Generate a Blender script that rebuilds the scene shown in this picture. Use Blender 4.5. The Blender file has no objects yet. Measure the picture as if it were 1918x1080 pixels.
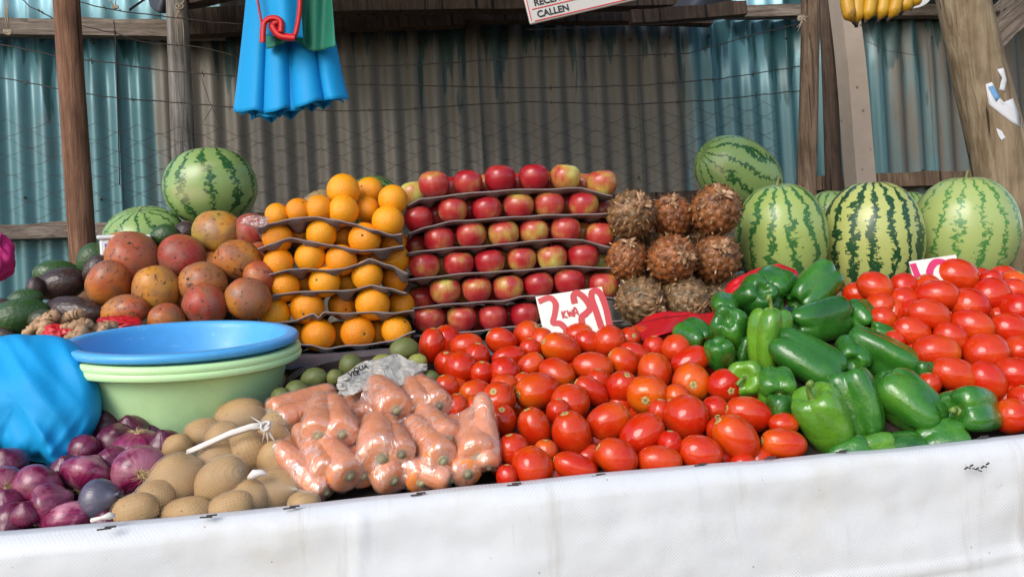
import bpy, bmesh, math, random
import numpy as np
from mathutils import Vector, Matrix, noise as mnoise
from mathutils.bvhtree import BVHTree

SC = bpy.context.scene
COL = SC.collection
rng = random.Random(7)

# ------------------------------------------------------------------ camera
FPX, CX, CY = 1450.0, 959.0, 540.0          # focal length and centre in photograph pixels
EYE = Vector((0, 0, 1.30))
YAW, PITCH, ROLL = math.radians(9.0), math.radians(0.8), math.radians(3.3)
_f0 = Vector((math.sin(YAW), math.cos(YAW), 0))
_r0 = Vector((math.cos(YAW), -math.sin(YAW), 0))
FWD = (_f0 * math.cos(PITCH) + Vector((0, 0, 1)) * math.sin(PITCH)).normalized()
_u0 = _r0.cross(FWD)
RGT = _r0 * math.cos(ROLL) - _u0 * math.sin(ROLL)
UPV = _u0 * math.cos(ROLL) + _r0 * math.sin(ROLL)
cd = bpy.data.cameras.new('camera'); cam = bpy.data.objects.new('camera', cd); COL.objects.link(cam)
cd.sensor_fit = 'HORIZONTAL'; cd.sensor_width = 36.0; cd.lens = FPX / 1918.0 * 36.0
cd.clip_start = 0.02; cd.clip_end = 2000
cam.matrix_world = Matrix(((RGT.x, UPV.x, -FWD.x, EYE.x), (RGT.y, UPV.y, -FWD.y, EYE.y), (RGT.z, UPV.z, -FWD.z, EYE.z), (0, 0, 0, 1)))
SC.camera = cam

# ------------------------------------------------------------------ sky, sun, exposure
SUN_DIR = Vector((-0.60, -0.68, 0.60)).normalized()     # towards the sun: behind the viewer, over the left shoulder
w = bpy.data.worlds.new('World'); SC.world = w; w.use_nodes = True
nt = w.node_tree; bg = nt.nodes['Background']
sky = nt.nodes.new('ShaderNodeTexSky'); sky.sky_type = 'NISHITA'; sky.sun_disc = False
sky.sun_elevation = math.asin(SUN_DIR.z); sky.sun_rotation = math.atan2(SUN_DIR.x, SUN_DIR.y)
sky.air_density = 1.0; sky.dust_density = 1.2; sky.ozone_density = 0.6
nt.links.new(sky.outputs[0], bg.inputs[0]); bg.inputs[1].default_value = 0.15
sl = bpy.data.lights.new('sun', 'SUN'); sl.energy = 1.45; sl.angle = math.radians(32); sl.color = (1.0, 0.965, 0.92)
sun = bpy.data.objects.new('sun', sl); COL.objects.link(sun)
sun.rotation_euler = SUN_DIR.to_track_quat('Z', 'Y').to_euler()
vs = SC.view_settings; vs.view_transform = 'Standard'; vs.look = 'None'; vs.gamma = 1.0; vs.use_curve_mapping = False
vs.exposure = 0.6
SC.render.engine = 'CYCLES'
SC.cycles.use_denoising = True
SC.cycles.max_bounces = 7; SC.cycles.diffuse_bounces = 3; SC.cycles.glossy_bounces = 2
SC.cycles.transmission_bounces = 4; SC.cycles.transparent_max_bounces = 8
SC.cycles.sample_clamp_indirect = 6.0
SC.cycles.use_adaptive_sampling = True; SC.cycles.adaptive_threshold = 0.02

# ------------------------------------------------------------------ placing: photograph pixel + real distance -> place
def ray(px, py):
    return FWD + RGT * ((px - CX) / FPX) - UPV * ((py - CY) / FPX)
def P(px, py, d):
    return EYE + ray(px, py) * d
def PY(px, py, Y):
    r = ray(px, py); return EYE + r * (Y / r.y)
def depth_of(p):
    return (p - EYE).dot(FWD)
def sstep(a, b, x):
    t = min(1, max(0, (x - a) / (b - a))); return t * t * (3 - 2 * t)
def heap_z(X, Y):
    s = 0.27 + 0.13 * sstep(-0.4, -0.05, X) - 0.04 * sstep(0.0, 0.15, X) + 0.31 * sstep(0.48, 0.66, X) + 0.22 * sstep(0.82, 0.95, X)
    return 1.078 + s * (Y - 1.06)
def PH(px, py, off=0.0):
    """the point of the heaped goods' surface seen at a pixel"""
    r = ray(px, py); lo, hi = 0.85, 2.6
    for _ in range(40):
        m = (lo + hi) / 2; p = EYE + r * m
        if p.z > heap_z(p.x, p.y) + off: lo = m
        else: hi = m
    return EYE + r * lo
def PSL(px, py, Y0, z0, s):
    """on the sloping face z = z0 + s (Y - Y0)"""
    r = ray(px, py); t = (z0 - s * Y0 - EYE.z) / (r.z - s * r.y); return EYE + r * t
def cdir(r, u, t):
    return (RGT * r + UPV * u - FWD * t).normalized()
def frame(axis, spin=0.0):
    z = axis.normalized(); q = Vector((0, 0, 1)).rotation_difference(z)
    return (q.to_matrix() @ Matrix.Rotation(spin, 3, 'Z'))

# ------------------------------------------------------------------ mesh helpers
def mk(name, v, f, smooth=True):
    me = bpy.data.meshes.new(name); me.from_pydata([tuple(map(float, p)) for p in v], [], [tuple(map(int, q)) for q in f]); me.update()
    if smooth: me.polygons.foreach_set('use_smooth', [True] * len(me.polygons))
    return me
def ob(name, me, mat=None, parent=None, loc=None, rot=None, scale=None, label=None, cat=None, group=None, kind=None, color=None):
    o = bpy.data.objects.new(name, me); COL.objects.link(o)
    if mat is not None and me is not None and len(me.materials) == 0: me.materials.append(mat)
    if mat is not None and me is not None and me.materials[0] is not mat:
        o.material_slots[0].link = 'OBJECT'; o.material_slots[0].material = mat
    if loc is not None or rot is not None or scale is not None:
        R = (rot or Matrix.Identity(3)).to_4x4(); S = Matrix.Diagonal((*(scale or (1, 1, 1)), 1))
        o.matrix_world = Matrix.Translation(loc or (0, 0, 0)) @ R @ S
    if parent is not None: o.parent = parent
    if label: o['label'] = label
    if cat: o['category'] = cat
    if group: o['group'] = group
    if kind: o['kind'] = kind
    if color is not None: o.color = (*color, 1)
    return o
class MB:
    """collects verts and faces of one mesh"""
    def __init__(s): s.v = []; s.f = []
    def add(s, v, f):
        b = len(s.v); s.v += [tuple(p) for p in v]; s.f += [tuple(i + b for i in q) for q in f]
    def box(s, c, d, R=None):
        c = Vector(c); v = []
        for x in (-.5, .5):
            for y in (-.5, .5):
                for z in (-.5, .5):
                    p = Vector((x * d[0], y * d[1], z * d[2])); v.append(c + (R @ p if R else p))
        s.add(v, [(0, 1, 3, 2), (4, 6, 7, 5), (0, 4, 5, 1), (2, 3, 7, 6), (0, 2, 6, 4), (1, 5, 7, 3)])
    def tube(s, pts, rad, n=6, caps=True, squash=None):
        pts = [Vector(p) for p in pts]; m = len(pts)
        rad = rad if hasattr(rad, '__len__') else [rad] * m
        t0 = (pts[1] - pts[0]).normalized(); a = t0.orthogonal().normalized(); rings = []
        for i in range(m):
            t = (pts[min(i + 1, m - 1)] - pts[max(i - 1, 0)])
            t = t.normalized() if t.length > 1e-9 else t0
            a = (a - t * a.dot(t)); a = a.normalized() if a.length > 1e-9 else t.orthogonal().normalized()
            b = t.cross(a)
            for k in range(n):
                an = 2 * math.pi * k / n
                rings.append(pts[i] + (a * math.cos(an) + b * math.sin(an)) * rad[i])
        f = [(i * n + k, i * n + (k + 1) % n, (i + 1) * n + (k + 1) % n, (i + 1) * n + k) for i in range(m - 1) for k in range(n)]
        if caps: f += [tuple(range(n - 1, -1, -1)), tuple(range((m - 1) * n, m * n))]
        s.add(rings, f)
    def mesh(s, name, smooth=True): return mk(name, s.v, s.f, smooth)
def surf(fn, nu=24, nv=14):
    """closed surface: fn(u 0..2pi, th 0..pi from the bottom) arrays -> x, y, z"""
    u = np.linspace(0, 2 * np.pi, nu, endpoint=False); th = np.linspace(0, np.pi, nv + 1)
    U, T = np.meshgrid(u, th[1:-1]); x, y, z = fn(U, T)
    v = list(zip(x.ravel(), y.ravel(), z.ravel()))
    b = fn(np.array([0.0]), np.array([1e-4])); t = fn(np.array([0.0]), np.array([np.pi - 1e-4]))
    v.append((0, 0, float(b[2][0]))); v.append((0, 0, float(t[2][0]))); ib, it = len(v) - 2, len(v) - 1
    f = []; nr = nv - 1
    for r in range(nr - 1):
        for k in range(nu):
            f.append((r * nu + k, r * nu + (k + 1) % nu, (r + 1) * nu + (k + 1) % nu, (r + 1) * nu + k))
    for k in range(nu):
        f.append((ib, (k + 1) % nu, k)); f.append((it, (nr - 1) * nu + k, (nr - 1) * nu + (k + 1) % nu))
    return v, f
def lathe(prof, n=48):
    """open profile [(r, z)] turned about z"""
    v = []; f = []; m = len(prof)
    for r, z in prof:
        for k in range(n):
            a = 2 * math.pi * k / n; v.append((r * math.cos(a), r * math.sin(a), z))
    for i in range(m - 1):
        for k in range(n): f.append((i * n + k, i * n + (k + 1) % n, (i + 1) * n + (k + 1) % n, (i + 1) * n + k))
    return v, f
def grid(fn, nu, nv):
    v = [tuple(fn(i / nu, j / nv)) for j in range(nv + 1) for i in range(nu + 1)]
    f = [(j * (nu + 1) + i, j * (nu + 1) + i + 1, (j + 1) * (nu + 1) + i + 1, (j + 1) * (nu + 1) + i) for j in range(nv) for i in range(nu)]
    return v, f
def thick(o, t, off=0.0):
    m = o.modifiers.new('thickness', 'SOLIDIFY'); m.thickness = t; m.offset = off; return o
def nz(p, s=1.0, seed=0.0):
    return mnoise.noise(Vector((p[0] * s + seed, p[1] * s + seed * 1.7, p[2] * s - seed)))
def lump(v, amp, s, seed):
    out = []
    for p in v:
        q = Vector(p); k = 1 + amp * nz(q, s, seed); out.append(q * k)
    return out

# ------------------------------------------------------------------ materials
class G:
    def __init__(s, name):
        s.m = bpy.data.materials.new(name); s.m.use_nodes = True; s.nt = s.m.node_tree; s.nt.nodes.clear()
        s.out = s.nt.nodes.new('ShaderNodeOutputMaterial'); s._co = None
    def put(s, inp, val):
        if val is None: return
        if isinstance(val, bpy.types.NodeSocket): s.nt.links.new(val, inp)
        elif hasattr(val, '__len__') and len(val) == 3 and inp.type == 'RGBA': inp.default_value = (*val, 1)
        else: inp.default_value = val
    def nd(s, t, **kw):
        n = s.nt.nodes.new('ShaderNode' + t)
        for k, v in kw.items(): setattr(n, k, v)
        return n
    def math(s, op, a, b=None, c=None, clamp=False):
        n = s.nd('Math', operation=op, use_clamp=clamp)
        for i, v in enumerate((a, b, c)):
            if v is not None: s.put(n.inputs[i], v)
        return n.outputs[0]
    def mix(s, fac, a, b, mode='MIX'):
        n = s.nd('Mix', data_type='RGBA', blend_type=mode); n.clamp_factor = True
        s.put(n.inputs[0], fac); s.put(n.inputs[6], a); s.put(n.inputs[7], b); return n.outputs[2]
    def ramp(s, fac, stops, interp='LINEAR'):
        n = s.nd('ValToRGB'); r = n.color_ramp; r.interpolation = interp
        while len(r.elements) < len(stops): r.elements.new(0.5)
        for e, (p, c) in zip(r.elements, stops):
            e.position = p; e.color = (*c, 1) if hasattr(c, '__len__') else (c, c, c, 1)
        s.put(n.inputs[0], fac); return n.outputs[0]
    def co(s, rand=True):
        if s._co is None:
            t = s.nd('TexCoord'); s._co = t.outputs['Object']
            if rand:
                i = s.nd('ObjectInfo'); a = s.nd('VectorMath', operation='ADD'); c = s.nd('CombineXYZ')
                k = s.math('MULTIPLY', i.outputs['Random'], 40.0)
                for q in range(3): s.put(c.inputs[q], k)
                s.put(a.inputs[0], s._co); s.put(a.inputs[1], c.outputs[0]); s.raw = s._co; s._co = a.outputs[0]
            else: s.raw = s._co
        return s._co
    def rnd(s): return s.nd('ObjectInfo').outputs['Random']
    def tint(s): return s.nd('ObjectInfo').outputs['Color']
    def noise(s, scale, detail=3, rough=0.55, vec=None, dist=0.0, stretch=None):
        v = vec or s.co()
        if stretch:
            mp = s.nd('Mapping'); mp.inputs['Scale'].default_value = stretch; s.put(mp.inputs[0], v); v = mp.outputs[0]
        n = s.nd('TexNoise'); s.put(n.inputs['Vector'], v)
        n.inputs['Scale'].default_value = scale; n.inputs['Detail'].default_value = detail; n.inputs['Roughness'].default_value = rough
        n.inputs['Distortion'].default_value = dist; return n.outputs[0]
    def voro(s, scale, vec=None, feature='F1'):
        n = s.nd('TexVoronoi', feature=feature); s.put(n.inputs['Vector'], vec or s.co()); n.inputs['Scale'].default_value = scale; return n.outputs[0]
    def xyz(s, vec=None):
        n = s.nd('SeparateXYZ'); s.co(); s.put(n.inputs[0], vec or s.raw); return n.outputs
    def bump(s, h, strength=0.3, dist=0.002, nrm=None):
        n = s.nd('Bump'); n.inputs['Strength'].default_value = strength; n.inputs['Distance'].default_value = dist
        s.put(n.inputs['Height'], h)
        if nrm is not None: s.put(n.inputs['Normal'], nrm)
        return n.outputs[0]
    def bsdf(s, color, rough=0.5, nrm=None, coat=0.0, metal=0.0, spec=0.5, sss=0.0, link=True, coatr=0.08, sheen=0.0):
        n = s.nd('BsdfPrincipled'); s.put(n.inputs['Base Color'], color); s.put(n.inputs['Roughness'], rough)
        s.put(n.inputs['Metallic'], metal); n.inputs['Specular IOR Level'].default_value = spec
        n.inputs['Coat Weight'].default_value = coat; n.inputs['Coat Roughness'].default_value = coatr
        if sheen: n.inputs['Sheen Weight'].default_value = sheen
        if sss:
            n.inputs['Subsurface Weight'].default_value = sss; n.inputs['Subsurface Radius'].default_value = (1, .4, .2); n.inputs['Subsurface Scale'].default_value = 0.006
        if nrm is not None: s.put(n.inputs['Normal'], nrm)
        if link: s.nt.links.new(n.outputs[0], s.out.inputs[0])
        return n.outputs[0]
MATS = {}
def material(fn):
    """each material is built once, by a function of its own name"""
    def get():
        if fn.__name__ not in MATS:
            g = G(fn.__name__); fn(g); MATS[fn.__name__] = g.m
        return MATS[fn.__name__]
    return get
def plain(name, c, rough=0.5, coat=0.0, var=0.12, scale=8.0, bump=0.0, metal=0.0, spec=0.5):
    def get():
        if name not in MATS:
            g = G(name); n = g.noise(scale, 4)
            col = g.mix(n, tuple(x * (1 - var * 1.6) for x in c), tuple(min(1, x * (1 + var)) for x in c))
            g.bsdf(col, rough, g.bump(n, bump, 0.003) if bump else None, coat, metal, spec); MATS[name] = g.m
        return MATS[name]
    return get

@material
def tomato_skin(g):
    z = g.xyz()[2]; t = g.tint()
    n = g.noise(2.2, 3); k = g.math('ADD', g.math('MULTIPLY', z, 0.9), g.math('MULTIPLY', n, 0.9))
    f = g.math('MULTIPLY', g.ramp(k, [(0.35, 0.15), (0.9, 1.0)]), g.sep(t))
    red = (0.52, 0.014, 0.003); org = (0.74, 0.15, 0.005)
    col = g.mix(f, red, org)
    sp = g.voro(16.0); spk = g.ramp(sp, [(0.03, 1.0), (0.06, 0.0)])
    col = g.mix(g.math('MULTIPLY', spk, 0.45), col, (0.8, 0.35, 0.12)); dul = g.ramp(g.noise(1.3, 4, 0.6), [(0.45, 0.0), (0.7, 0.45)]); col = g.mix(dul, col, (0.64, 0.085, 0.01))
    g.bsdf(col, g.math('ADD', g.math('MULTIPLY', g.rnd(), 0.12), g.ramp(g.noise(3, 4), [(0.3, 0.07), (0.7, 0.2)])), g.bump(g.noise(3, 2), 0.25, 0.006), coat=0.12, spec=0.45)
def _sep(g, sock, i=0):
    n = g.nd('SeparateColor'); g.put(n.inputs[0], sock); return n.outputs[i]
G.sep = _sep
@material
def tomato_scar(g):
    x, y, z = g.xyz(); rr = g.math('SQRT', g.math('ADD', g.math('MULTIPLY', x, x), g.math('MULTIPLY', y, y))); g.bsdf(g.mix(g.noise(20, 3), g.ramp(rr, [(0.02, (0.10, 0.06, 0.02)), (0.05, (0.55, 0.42, 0.17)), (0.10, (0.60, 0.40, 0.12))]), (0.35, 0.25, 0.08)), 0.6)
@material
def pepper_skin(g):
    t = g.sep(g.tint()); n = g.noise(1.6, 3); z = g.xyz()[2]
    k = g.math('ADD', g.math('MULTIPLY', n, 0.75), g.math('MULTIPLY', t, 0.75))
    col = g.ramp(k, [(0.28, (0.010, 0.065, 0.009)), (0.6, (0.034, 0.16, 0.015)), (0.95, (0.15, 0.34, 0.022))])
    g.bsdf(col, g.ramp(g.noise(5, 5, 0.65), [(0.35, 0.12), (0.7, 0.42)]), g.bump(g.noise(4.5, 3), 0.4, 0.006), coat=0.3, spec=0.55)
@material
def pepper_stem(g):
    g.bsdf(g.ramp(g.noise(7, 3), [(0.3, (0.07, 0.16, 0.02)), (0.7, (0.24, 0.34, 0.07))]), 0.5)
@material
def apple_skin(g):
    x, y, z = g.xyz(); t = g.tint(); ye = g.sep(t); 
    st = g.noise(7.0, 4, 0.7, stretch=(3.2, 3.2, 0.35)); blob = g.noise(1.25, 2)
    k = g.math('ADD', g.math('MULTIPLY', blob, 1.25), g.math('ADD', g.math('MULTIPLY', st, 0.36), g.math('SUBTRACT', g.math('MULTIPLY', ye, 0.36), 0.13)))
    col = g.ramp(k, [(0.60, (0.36, 0.010, 0.018)), (0.82, (0.46, 0.055, 0.04)), (1.0, (0.50, 0.27, 0.06))])
    k2 = g.math('SUBTRACT', k, 1.0); col = g.mix(g.ramp(k2, [(0.0, 0.0), (0.16, 1.0)]), col, (0.58, 0.52, 0.13))
    dots = g.ramp(g.voro(15.0), [(0.05, 1.0), (0.10, 0.0)])
    col = g.mix(g.math('MULTIPLY', dots, 0.3), col, (0.75, 0.6, 0.4))
    g.bsdf(col, 0.3, g.bump(g.noise(9, 2), 0.05, 0.002), coat=0.15)
@material
def orange_peel(g):
    n = g.noise(1.4, 2); t = g.sep(g.tint())
    col = g.mix(g.math('ADD', g.math('MULTIPLY', n, 0.6), g.math('MULTIPLY', t, 0.5)), (0.82, 0.22, 0.003), (0.92, 0.38, 0.007))
    pit = g.voro(34.0); spot = g.ramp(g.voro(4.0), [(0.025, 1.0), (0.05, 0.0)])
    col = g.mix(g.math('MULTIPLY', spot, 0.7), col, (0.16, 0.08, 0.01))
    g.bsdf(col, 0.36, g.bump(pit, 0.45, 0.0022), spec=0.5)
@material
def mango_skin(g):
    x, y, z = g.xyz(); t = g.tint(); a = g.sep(t, 0); gr = g.sep(t, 1); br = g.sep(t, 2)
    n = g.noise(1.5, 3); k = g.math('ADD', g.math('MULTIPLY', n, 0.9), g.math('MULTIPLY', z, 0.45))
    base = g.mix(g.ramp(k, [(0.3, 0.0), (0.75, 1.0)]), (0.60, 0.24, 0.03), (0.42, 0.085, 0.03))
    base = g.mix(g.math('MULTIPLY', a, g.ramp(n, [(0.3, 0.4), (0.6, 1.0)])), base, (0.36, 0.03, 0.03))
    base = g.mix(g.math('MULTIPLY', gr, g.ramp(g.noise(1.1, 2), [(0.35, 0.0), (0.6, 1.0)])), base, (0.40, 0.36, 0.07))
    dul = g.ramp(g.noise(1.9, 3, vec=None, dist=0.6), [(0.42, 0.0), (0.60, 0.85)])
    base = g.mix(g.math('MULTIPLY', dul, 0.78), base, (0.24, 0.12, 0.075))
    sp = g.noise(10.0, 5, 0.75); amt = g.ramp(g.noise(2.0, 2), [(0.35, 0.15), (0.65, 1.0)])
    spk = g.math('MULTIPLY', g.ramp(sp, [(0.56, 0.0), (0.61, 1.0)]), g.math('MULTIPLY', amt, g.math('ADD', 0.75, br)))
    base = g.mix(spk, base, (0.06, 0.025, 0.015))
    g.bsdf(base, g.ramp(g.noise(6, 3), [(0.3, 0.28), (0.7, 0.5)]), g.bump(sp, 0.15, 0.003), spec=0.4)
@material
def avocado_skin(g):
    t = g.sep(g.tint()); n = g.noise(2.0, 4); sp = g.noise(16, 3)
    col = g.mix(g.math('ADD', g.math('MULTIPLY', n, 0.4), g.math('SUBTRACT', t, 0.2)), (0.03, 0.085, 0.018), (0.045, 0.022, 0.020))
    col = g.mix(g.ramp(sp, [(0.55, 0.0), (0.7, 0.4)]), col, (0.16, 0.13, 0.07))
    g.bsdf(col, g.ramp(n, [(0.3, 0.28), (0.7, 0.45)]), g.bump(g.voro(13), 0.22, 0.004))
def melon_mat(name, light, dark, n, width, jag):
    def get():
        if name in MATS: return MATS[name]
        g = G(name); g.co(); x, y, z = g.xyz()
        ang = g.math('DIVIDE', g.math('ARCTAN2', y, x), 2 * math.pi)
        j1 = g.noise(4.5, 3, 0.65); j2 = g.noise(13, 3, 0.7, stretch=(1, 1, 2.2))
        wig = g.math('MULTIPLY', g.math('SUBTRACT', g.noise(1.4, 2), 0.5), 1.6); a = g.math('ADD', g.math('ADD', wig, g.math('MULTIPLY', ang, n)), g.math('ADD', g.math('MULTIPLY', g.math('SUBTRACT', j1, 0.5), 1.0), g.math('MULTIPLY', g.math('SUBTRACT', j2, 0.5), jag)))
        fr = g.math('ABSOLUTE', g.math('SUBTRACT', g.math('FRACT', g.math('ADD', a, 100.0)), 0.5))
        wv = g.math('MULTIPLY', width, g.math('ADD', 0.35, g.math('MULTIPLY', g.noise(3.0, 2), 1.3)))
        d = g.math('SUBTRACT', wv, fr); s1 = g.ramp(d, [(0.0, 0.0), (0.035, 1.0)])
        lt = g.mix(g.noise(2.3, 3), light, tuple(min(1, q * 1.35) for q in light))
        vein = g.math('MULTIPLY', g.ramp(g.noise(20, 4, 0.75), [(0.56, 0.0), (0.64, 1.0)]), g.ramp(fr, [(0.0, 0.9), (0.32, 0.15)]))
        lt = g.mix(g.math('MULTIPLY', vein, 0.55), lt, tuple(q * 0.45 for q in light))
        dk = g.mix(g.noise(9, 3), dark, tuple(q * 2.3 for q in dark))
        col = g.mix(s1, lt, dk)
        pale = g.ramp(g.noise(1.3, 2), [(0.66, 0.0), (0.74, 0.5)])
        col = g.mix(pale, col, (0.55, 0.5, 0.28))
        g.bsdf(col, 0.33, g.bump(j1, 0.05, 0.01), coat=0.08); MATS[name] = g.m
        return g.m
    return get
melon_light = melon_mat('melon_rind_pale', (0.22, 0.32, 0.10), (0.014, 0.06, 0.016), 12.0, 0.14, 1.1)
melon_bold = melon_mat('melon_rind_bold', (0.36, 0.39, 0.12), (0.010, 0.04, 0.014), 16.0, 0.22, 1.3)
melon_soft = melon_mat('melon_rind_soft', (0.28, 0.36, 0.10), (0.025, 0.09, 0.022), 13.0, 0.18, 1.1)
melon_thin = melon_mat('melon_rind_thin', (0.30, 0.37, 0.12), (0.04, 0.13, 0.03), 15.0, 0.13, 1.4)
@material
def cantaloupe_rind(g):
    v = g.voro(10, feature='DISTANCE_TO_EDGE'); g.bsdf(g.ramp(v, [(0.02, (0.5, 0.42, 0.25)), (0.12, (0.36, 0.20, 0.06))]), 0.6, g.bump(v, 0.3, 0.004))
@material
def pineapple_eye(g):
    t = g.sep(g.tint()); n = g.noise(5.0, 3)
    col = g.mix(t, g.ramp(n, [(0.3, (0.10, 0.028, 0.010)), (0.7, (0.40, 0.12, 0.025))]), g.ramp(n, [(0.3, (0.07, 0.055, 0.025)), (0.7, (0.26, 0.17, 0.08))]))
    g.bsdf(col, 0.45, g.bump(g.noise(30, 3), 0.3, 0.003))
@material
def pineapple_bract(g):
    n = g.noise(9.0, 3); g.bsdf(g.ramp(n, [(0.34, (0.10, 0.045, 0.018)), (0.52, (0.30, 0.15, 0.065)), (0.72, (0.62, 0.45, 0.27))]), 0.65)
@material
def onion_skin(g):
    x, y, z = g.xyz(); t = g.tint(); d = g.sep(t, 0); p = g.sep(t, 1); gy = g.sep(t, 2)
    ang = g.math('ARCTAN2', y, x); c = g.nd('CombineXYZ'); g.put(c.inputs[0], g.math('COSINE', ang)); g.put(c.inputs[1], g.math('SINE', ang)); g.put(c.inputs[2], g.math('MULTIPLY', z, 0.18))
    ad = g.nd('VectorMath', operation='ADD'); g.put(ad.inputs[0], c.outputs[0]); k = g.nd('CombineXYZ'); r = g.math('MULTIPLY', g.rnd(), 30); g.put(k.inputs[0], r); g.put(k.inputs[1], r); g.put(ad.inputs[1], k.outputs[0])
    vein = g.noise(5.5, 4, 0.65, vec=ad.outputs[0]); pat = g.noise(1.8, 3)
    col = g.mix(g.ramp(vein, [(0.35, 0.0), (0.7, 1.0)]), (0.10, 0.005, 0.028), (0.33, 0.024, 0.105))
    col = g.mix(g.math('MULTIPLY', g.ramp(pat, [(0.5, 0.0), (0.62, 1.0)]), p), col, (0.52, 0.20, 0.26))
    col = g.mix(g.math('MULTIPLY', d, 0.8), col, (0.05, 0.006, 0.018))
    col = g.mix(gy, col, (0.085, 0.085, 0.12))
    sheen = g.ramp(g.noise(3.5, 3), [(0.57, 0.0), (0.74, 0.25)])
    col = g.mix(sheen, col, (0.42, 0.22, 0.34))
    g.bsdf(col, g.ramp(pat, [(0.3, 0.16), (0.7, 0.36)]), g.bump(vein, 0.25, 0.004), coat=0.2)
straw = plain('dry_root', (0.50, 0.36, 0.17), 0.8)
@material
def potato_skin(g):
    n = g.noise(2.0, 4); eye = g.ramp(g.voro(3.3), [(0.05, 1.0), (0.11, 0.0)]); dirt = g.ramp(g.noise(9, 4, 0.7), [(0.6, 0.0), (0.72, 1.0)])
    col = g.mix(n, (0.33, 0.185, 0.075), (0.52, 0.33, 0.14)); col = g.mix(g.math('MULTIPLY', dirt, 0.5), col, (0.13, 0.075, 0.04)); col = g.mix(g.math('MULTIPLY', eye, 0.8), col, (0.10, 0.05, 0.03))
    g.bsdf(col, 0.6, g.bump(g.noise(24, 4, 0.7), 0.2, 0.002))
net_white = plain('net_cord', (0.66, 0.55, 0.42), 0.6, var=0.05)
tie_white = plain('tie_strip', (0.72, 0.66, 0.60), 0.5, var=0.05)
@material
def carrot_skin(g):
    x, y, z = g.xyz(); ring = g.noise(38, 4, 0.7, stretch=(0.6, 0.6, 6.0)); n = g.noise(28, 3)
    col = g.mix(n, (0.68, 0.18, 0.03), (0.80, 0.28, 0.075)); col = g.mix(g.math('MULTIPLY', g.ramp(ring, [(0.55, 0.0), (0.65, 1.0)]), 0.4), col, (0.45, 0.13, 0.05))
    col = g.mix(g.ramp(g.noise(60, 3), [(0.58, 0.0), (0.7, 0.45)]), col, (0.78, 0.48, 0.28))
    g.bsdf(col, 0.45, g.bump(ring, 0.25, 0.003))
carrot_crown = plain('carrot_crown', (0.40, 0.36, 0.20), 0.7, var=0.6, scale=14)
@material
def clear_film(g):
    g.co(); n = g.noise(17.0, 3, 0.5, dist=1.6, stretch=(1.6, 1.6, 0.5)); n2 = g.noise(75, 3, 0.6, dist=1.5, stretch=(1.5, 1.5, 0.6))
    r1 = g.math('SUBTRACT', 1.0, g.math('ABSOLUTE', g.math('SUBTRACT', g.math('MULTIPLY', n, 2.0), 1.0)))
    r2 = g.math('SUBTRACT', 1.0, g.math('ABSOLUTE', g.math('SUBTRACT', g.math('MULTIPLY', n2, 2.0), 1.0)))
    h = g.math('ADD', g.math('MULTIPLY', r1, 1.0), g.math('MULTIPLY', r2, 0.05)); b = g.bump(h, 0.7, 0.006)
    tr = g.nd('BsdfTransparent'); tr.inputs[0].default_value = (1.0, 0.975, 0.97, 1)
    gl = g.nd('BsdfGlossy'); gl.inputs['Color'].default_value = (1, 1, 1, 1); gl.inputs['Roughness'].default_value = 0.24; g.put(gl.inputs['Normal'], b)
    p = g.bsdf((0.90, 0.66, 0.55), 0.2, b, spec=0.8, link=False)
    m1 = g.nd('MixShader'); m1.inputs[0].default_value = 0.62; g.put(m1.inputs[1], gl.outputs[0]); g.put(m1.inputs[2], p)
    cr = g.math('MULTIPLY', g.ramp(r1, [(0.90, 0.0), (0.99, 1.0)]), g.ramp(g.noise(16, 2), [(0.42, 0.0), (0.6, 1.0)]))
    fac = g.math('ADD', 0.24, g.math('ADD', g.math('MULTIPLY', cr, 0.4), g.math('MULTIPLY', g.ramp(n, [(0.5, 0.0), (0.75, 1.0)]), 0.16)))
    m = g.nd('MixShader'); g.put(m.inputs[0], fac); g.put(m.inputs[1], tr.outputs[0]); g.put(m.inputs[2], m1.outputs[0])
    g.nt.links.new(m.outputs[0], g.out.inputs[0])
@material
def pale_film(g):
    n = g.noise(45.0, 4, 0.6, dist=1.6); b = g.bump(n, 1.0, 0.012)
    tr = g.nd('BsdfTransparent'); p = g.bsdf((0.62, 0.58, 0.52), 0.3, b, link=False)
    m = g.nd('MixShader'); g.put(m.inputs[0], g.ramp(n, [(0.3, 0.72), (0.7, 0.96)])); g.put(m.inputs[1], tr.outputs[0]); g.put(m.inputs[2], p)
    g.nt.links.new(m.outputs[0], g.out.inputs[0])
@material
def green_rind(g):
    t = g.sep(g.tint()); n = g.noise(3, 4); sp = g.noise(14, 4, 0.75)
    col = g.mix(t, g.mix(n, (0.03, 0.075, 0.014), (0.08, 0.13, 0.03)), g.mix(n, (0.36, 0.36, 0.05), (0.22, 0.28, 0.04)))
    col = g.mix(g.ramp(sp, [(0.48, 0.0), (0.58, 0.8)]), col, (0.17, 0.12, 0.06)); g.bsdf(col, 0.5, g.bump(sp, 0.25, 0.003))
@material
def ginger_skin(g):
    n = g.noise(70, 4, 0.65); col = g.ramp(n, [(0.3, (0.20, 0.09, 0.04)), (0.55, (0.46, 0.27, 0.14)), (0.75, (0.62, 0.44, 0.28))]); g.bsdf(col, 0.62, g.bump(n, 0.5, 0.004))
@material
def tray_pulp(g):
    n = g.noise(60, 4, 0.7); m = g.noise(6, 3); g.bsdf(g.mix(m, (0.22, 0.18, 0.175), (0.33, 0.275, 0.265)), 0.9, g.bump(n, 0.35, 0.002), spec=0.2)
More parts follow.
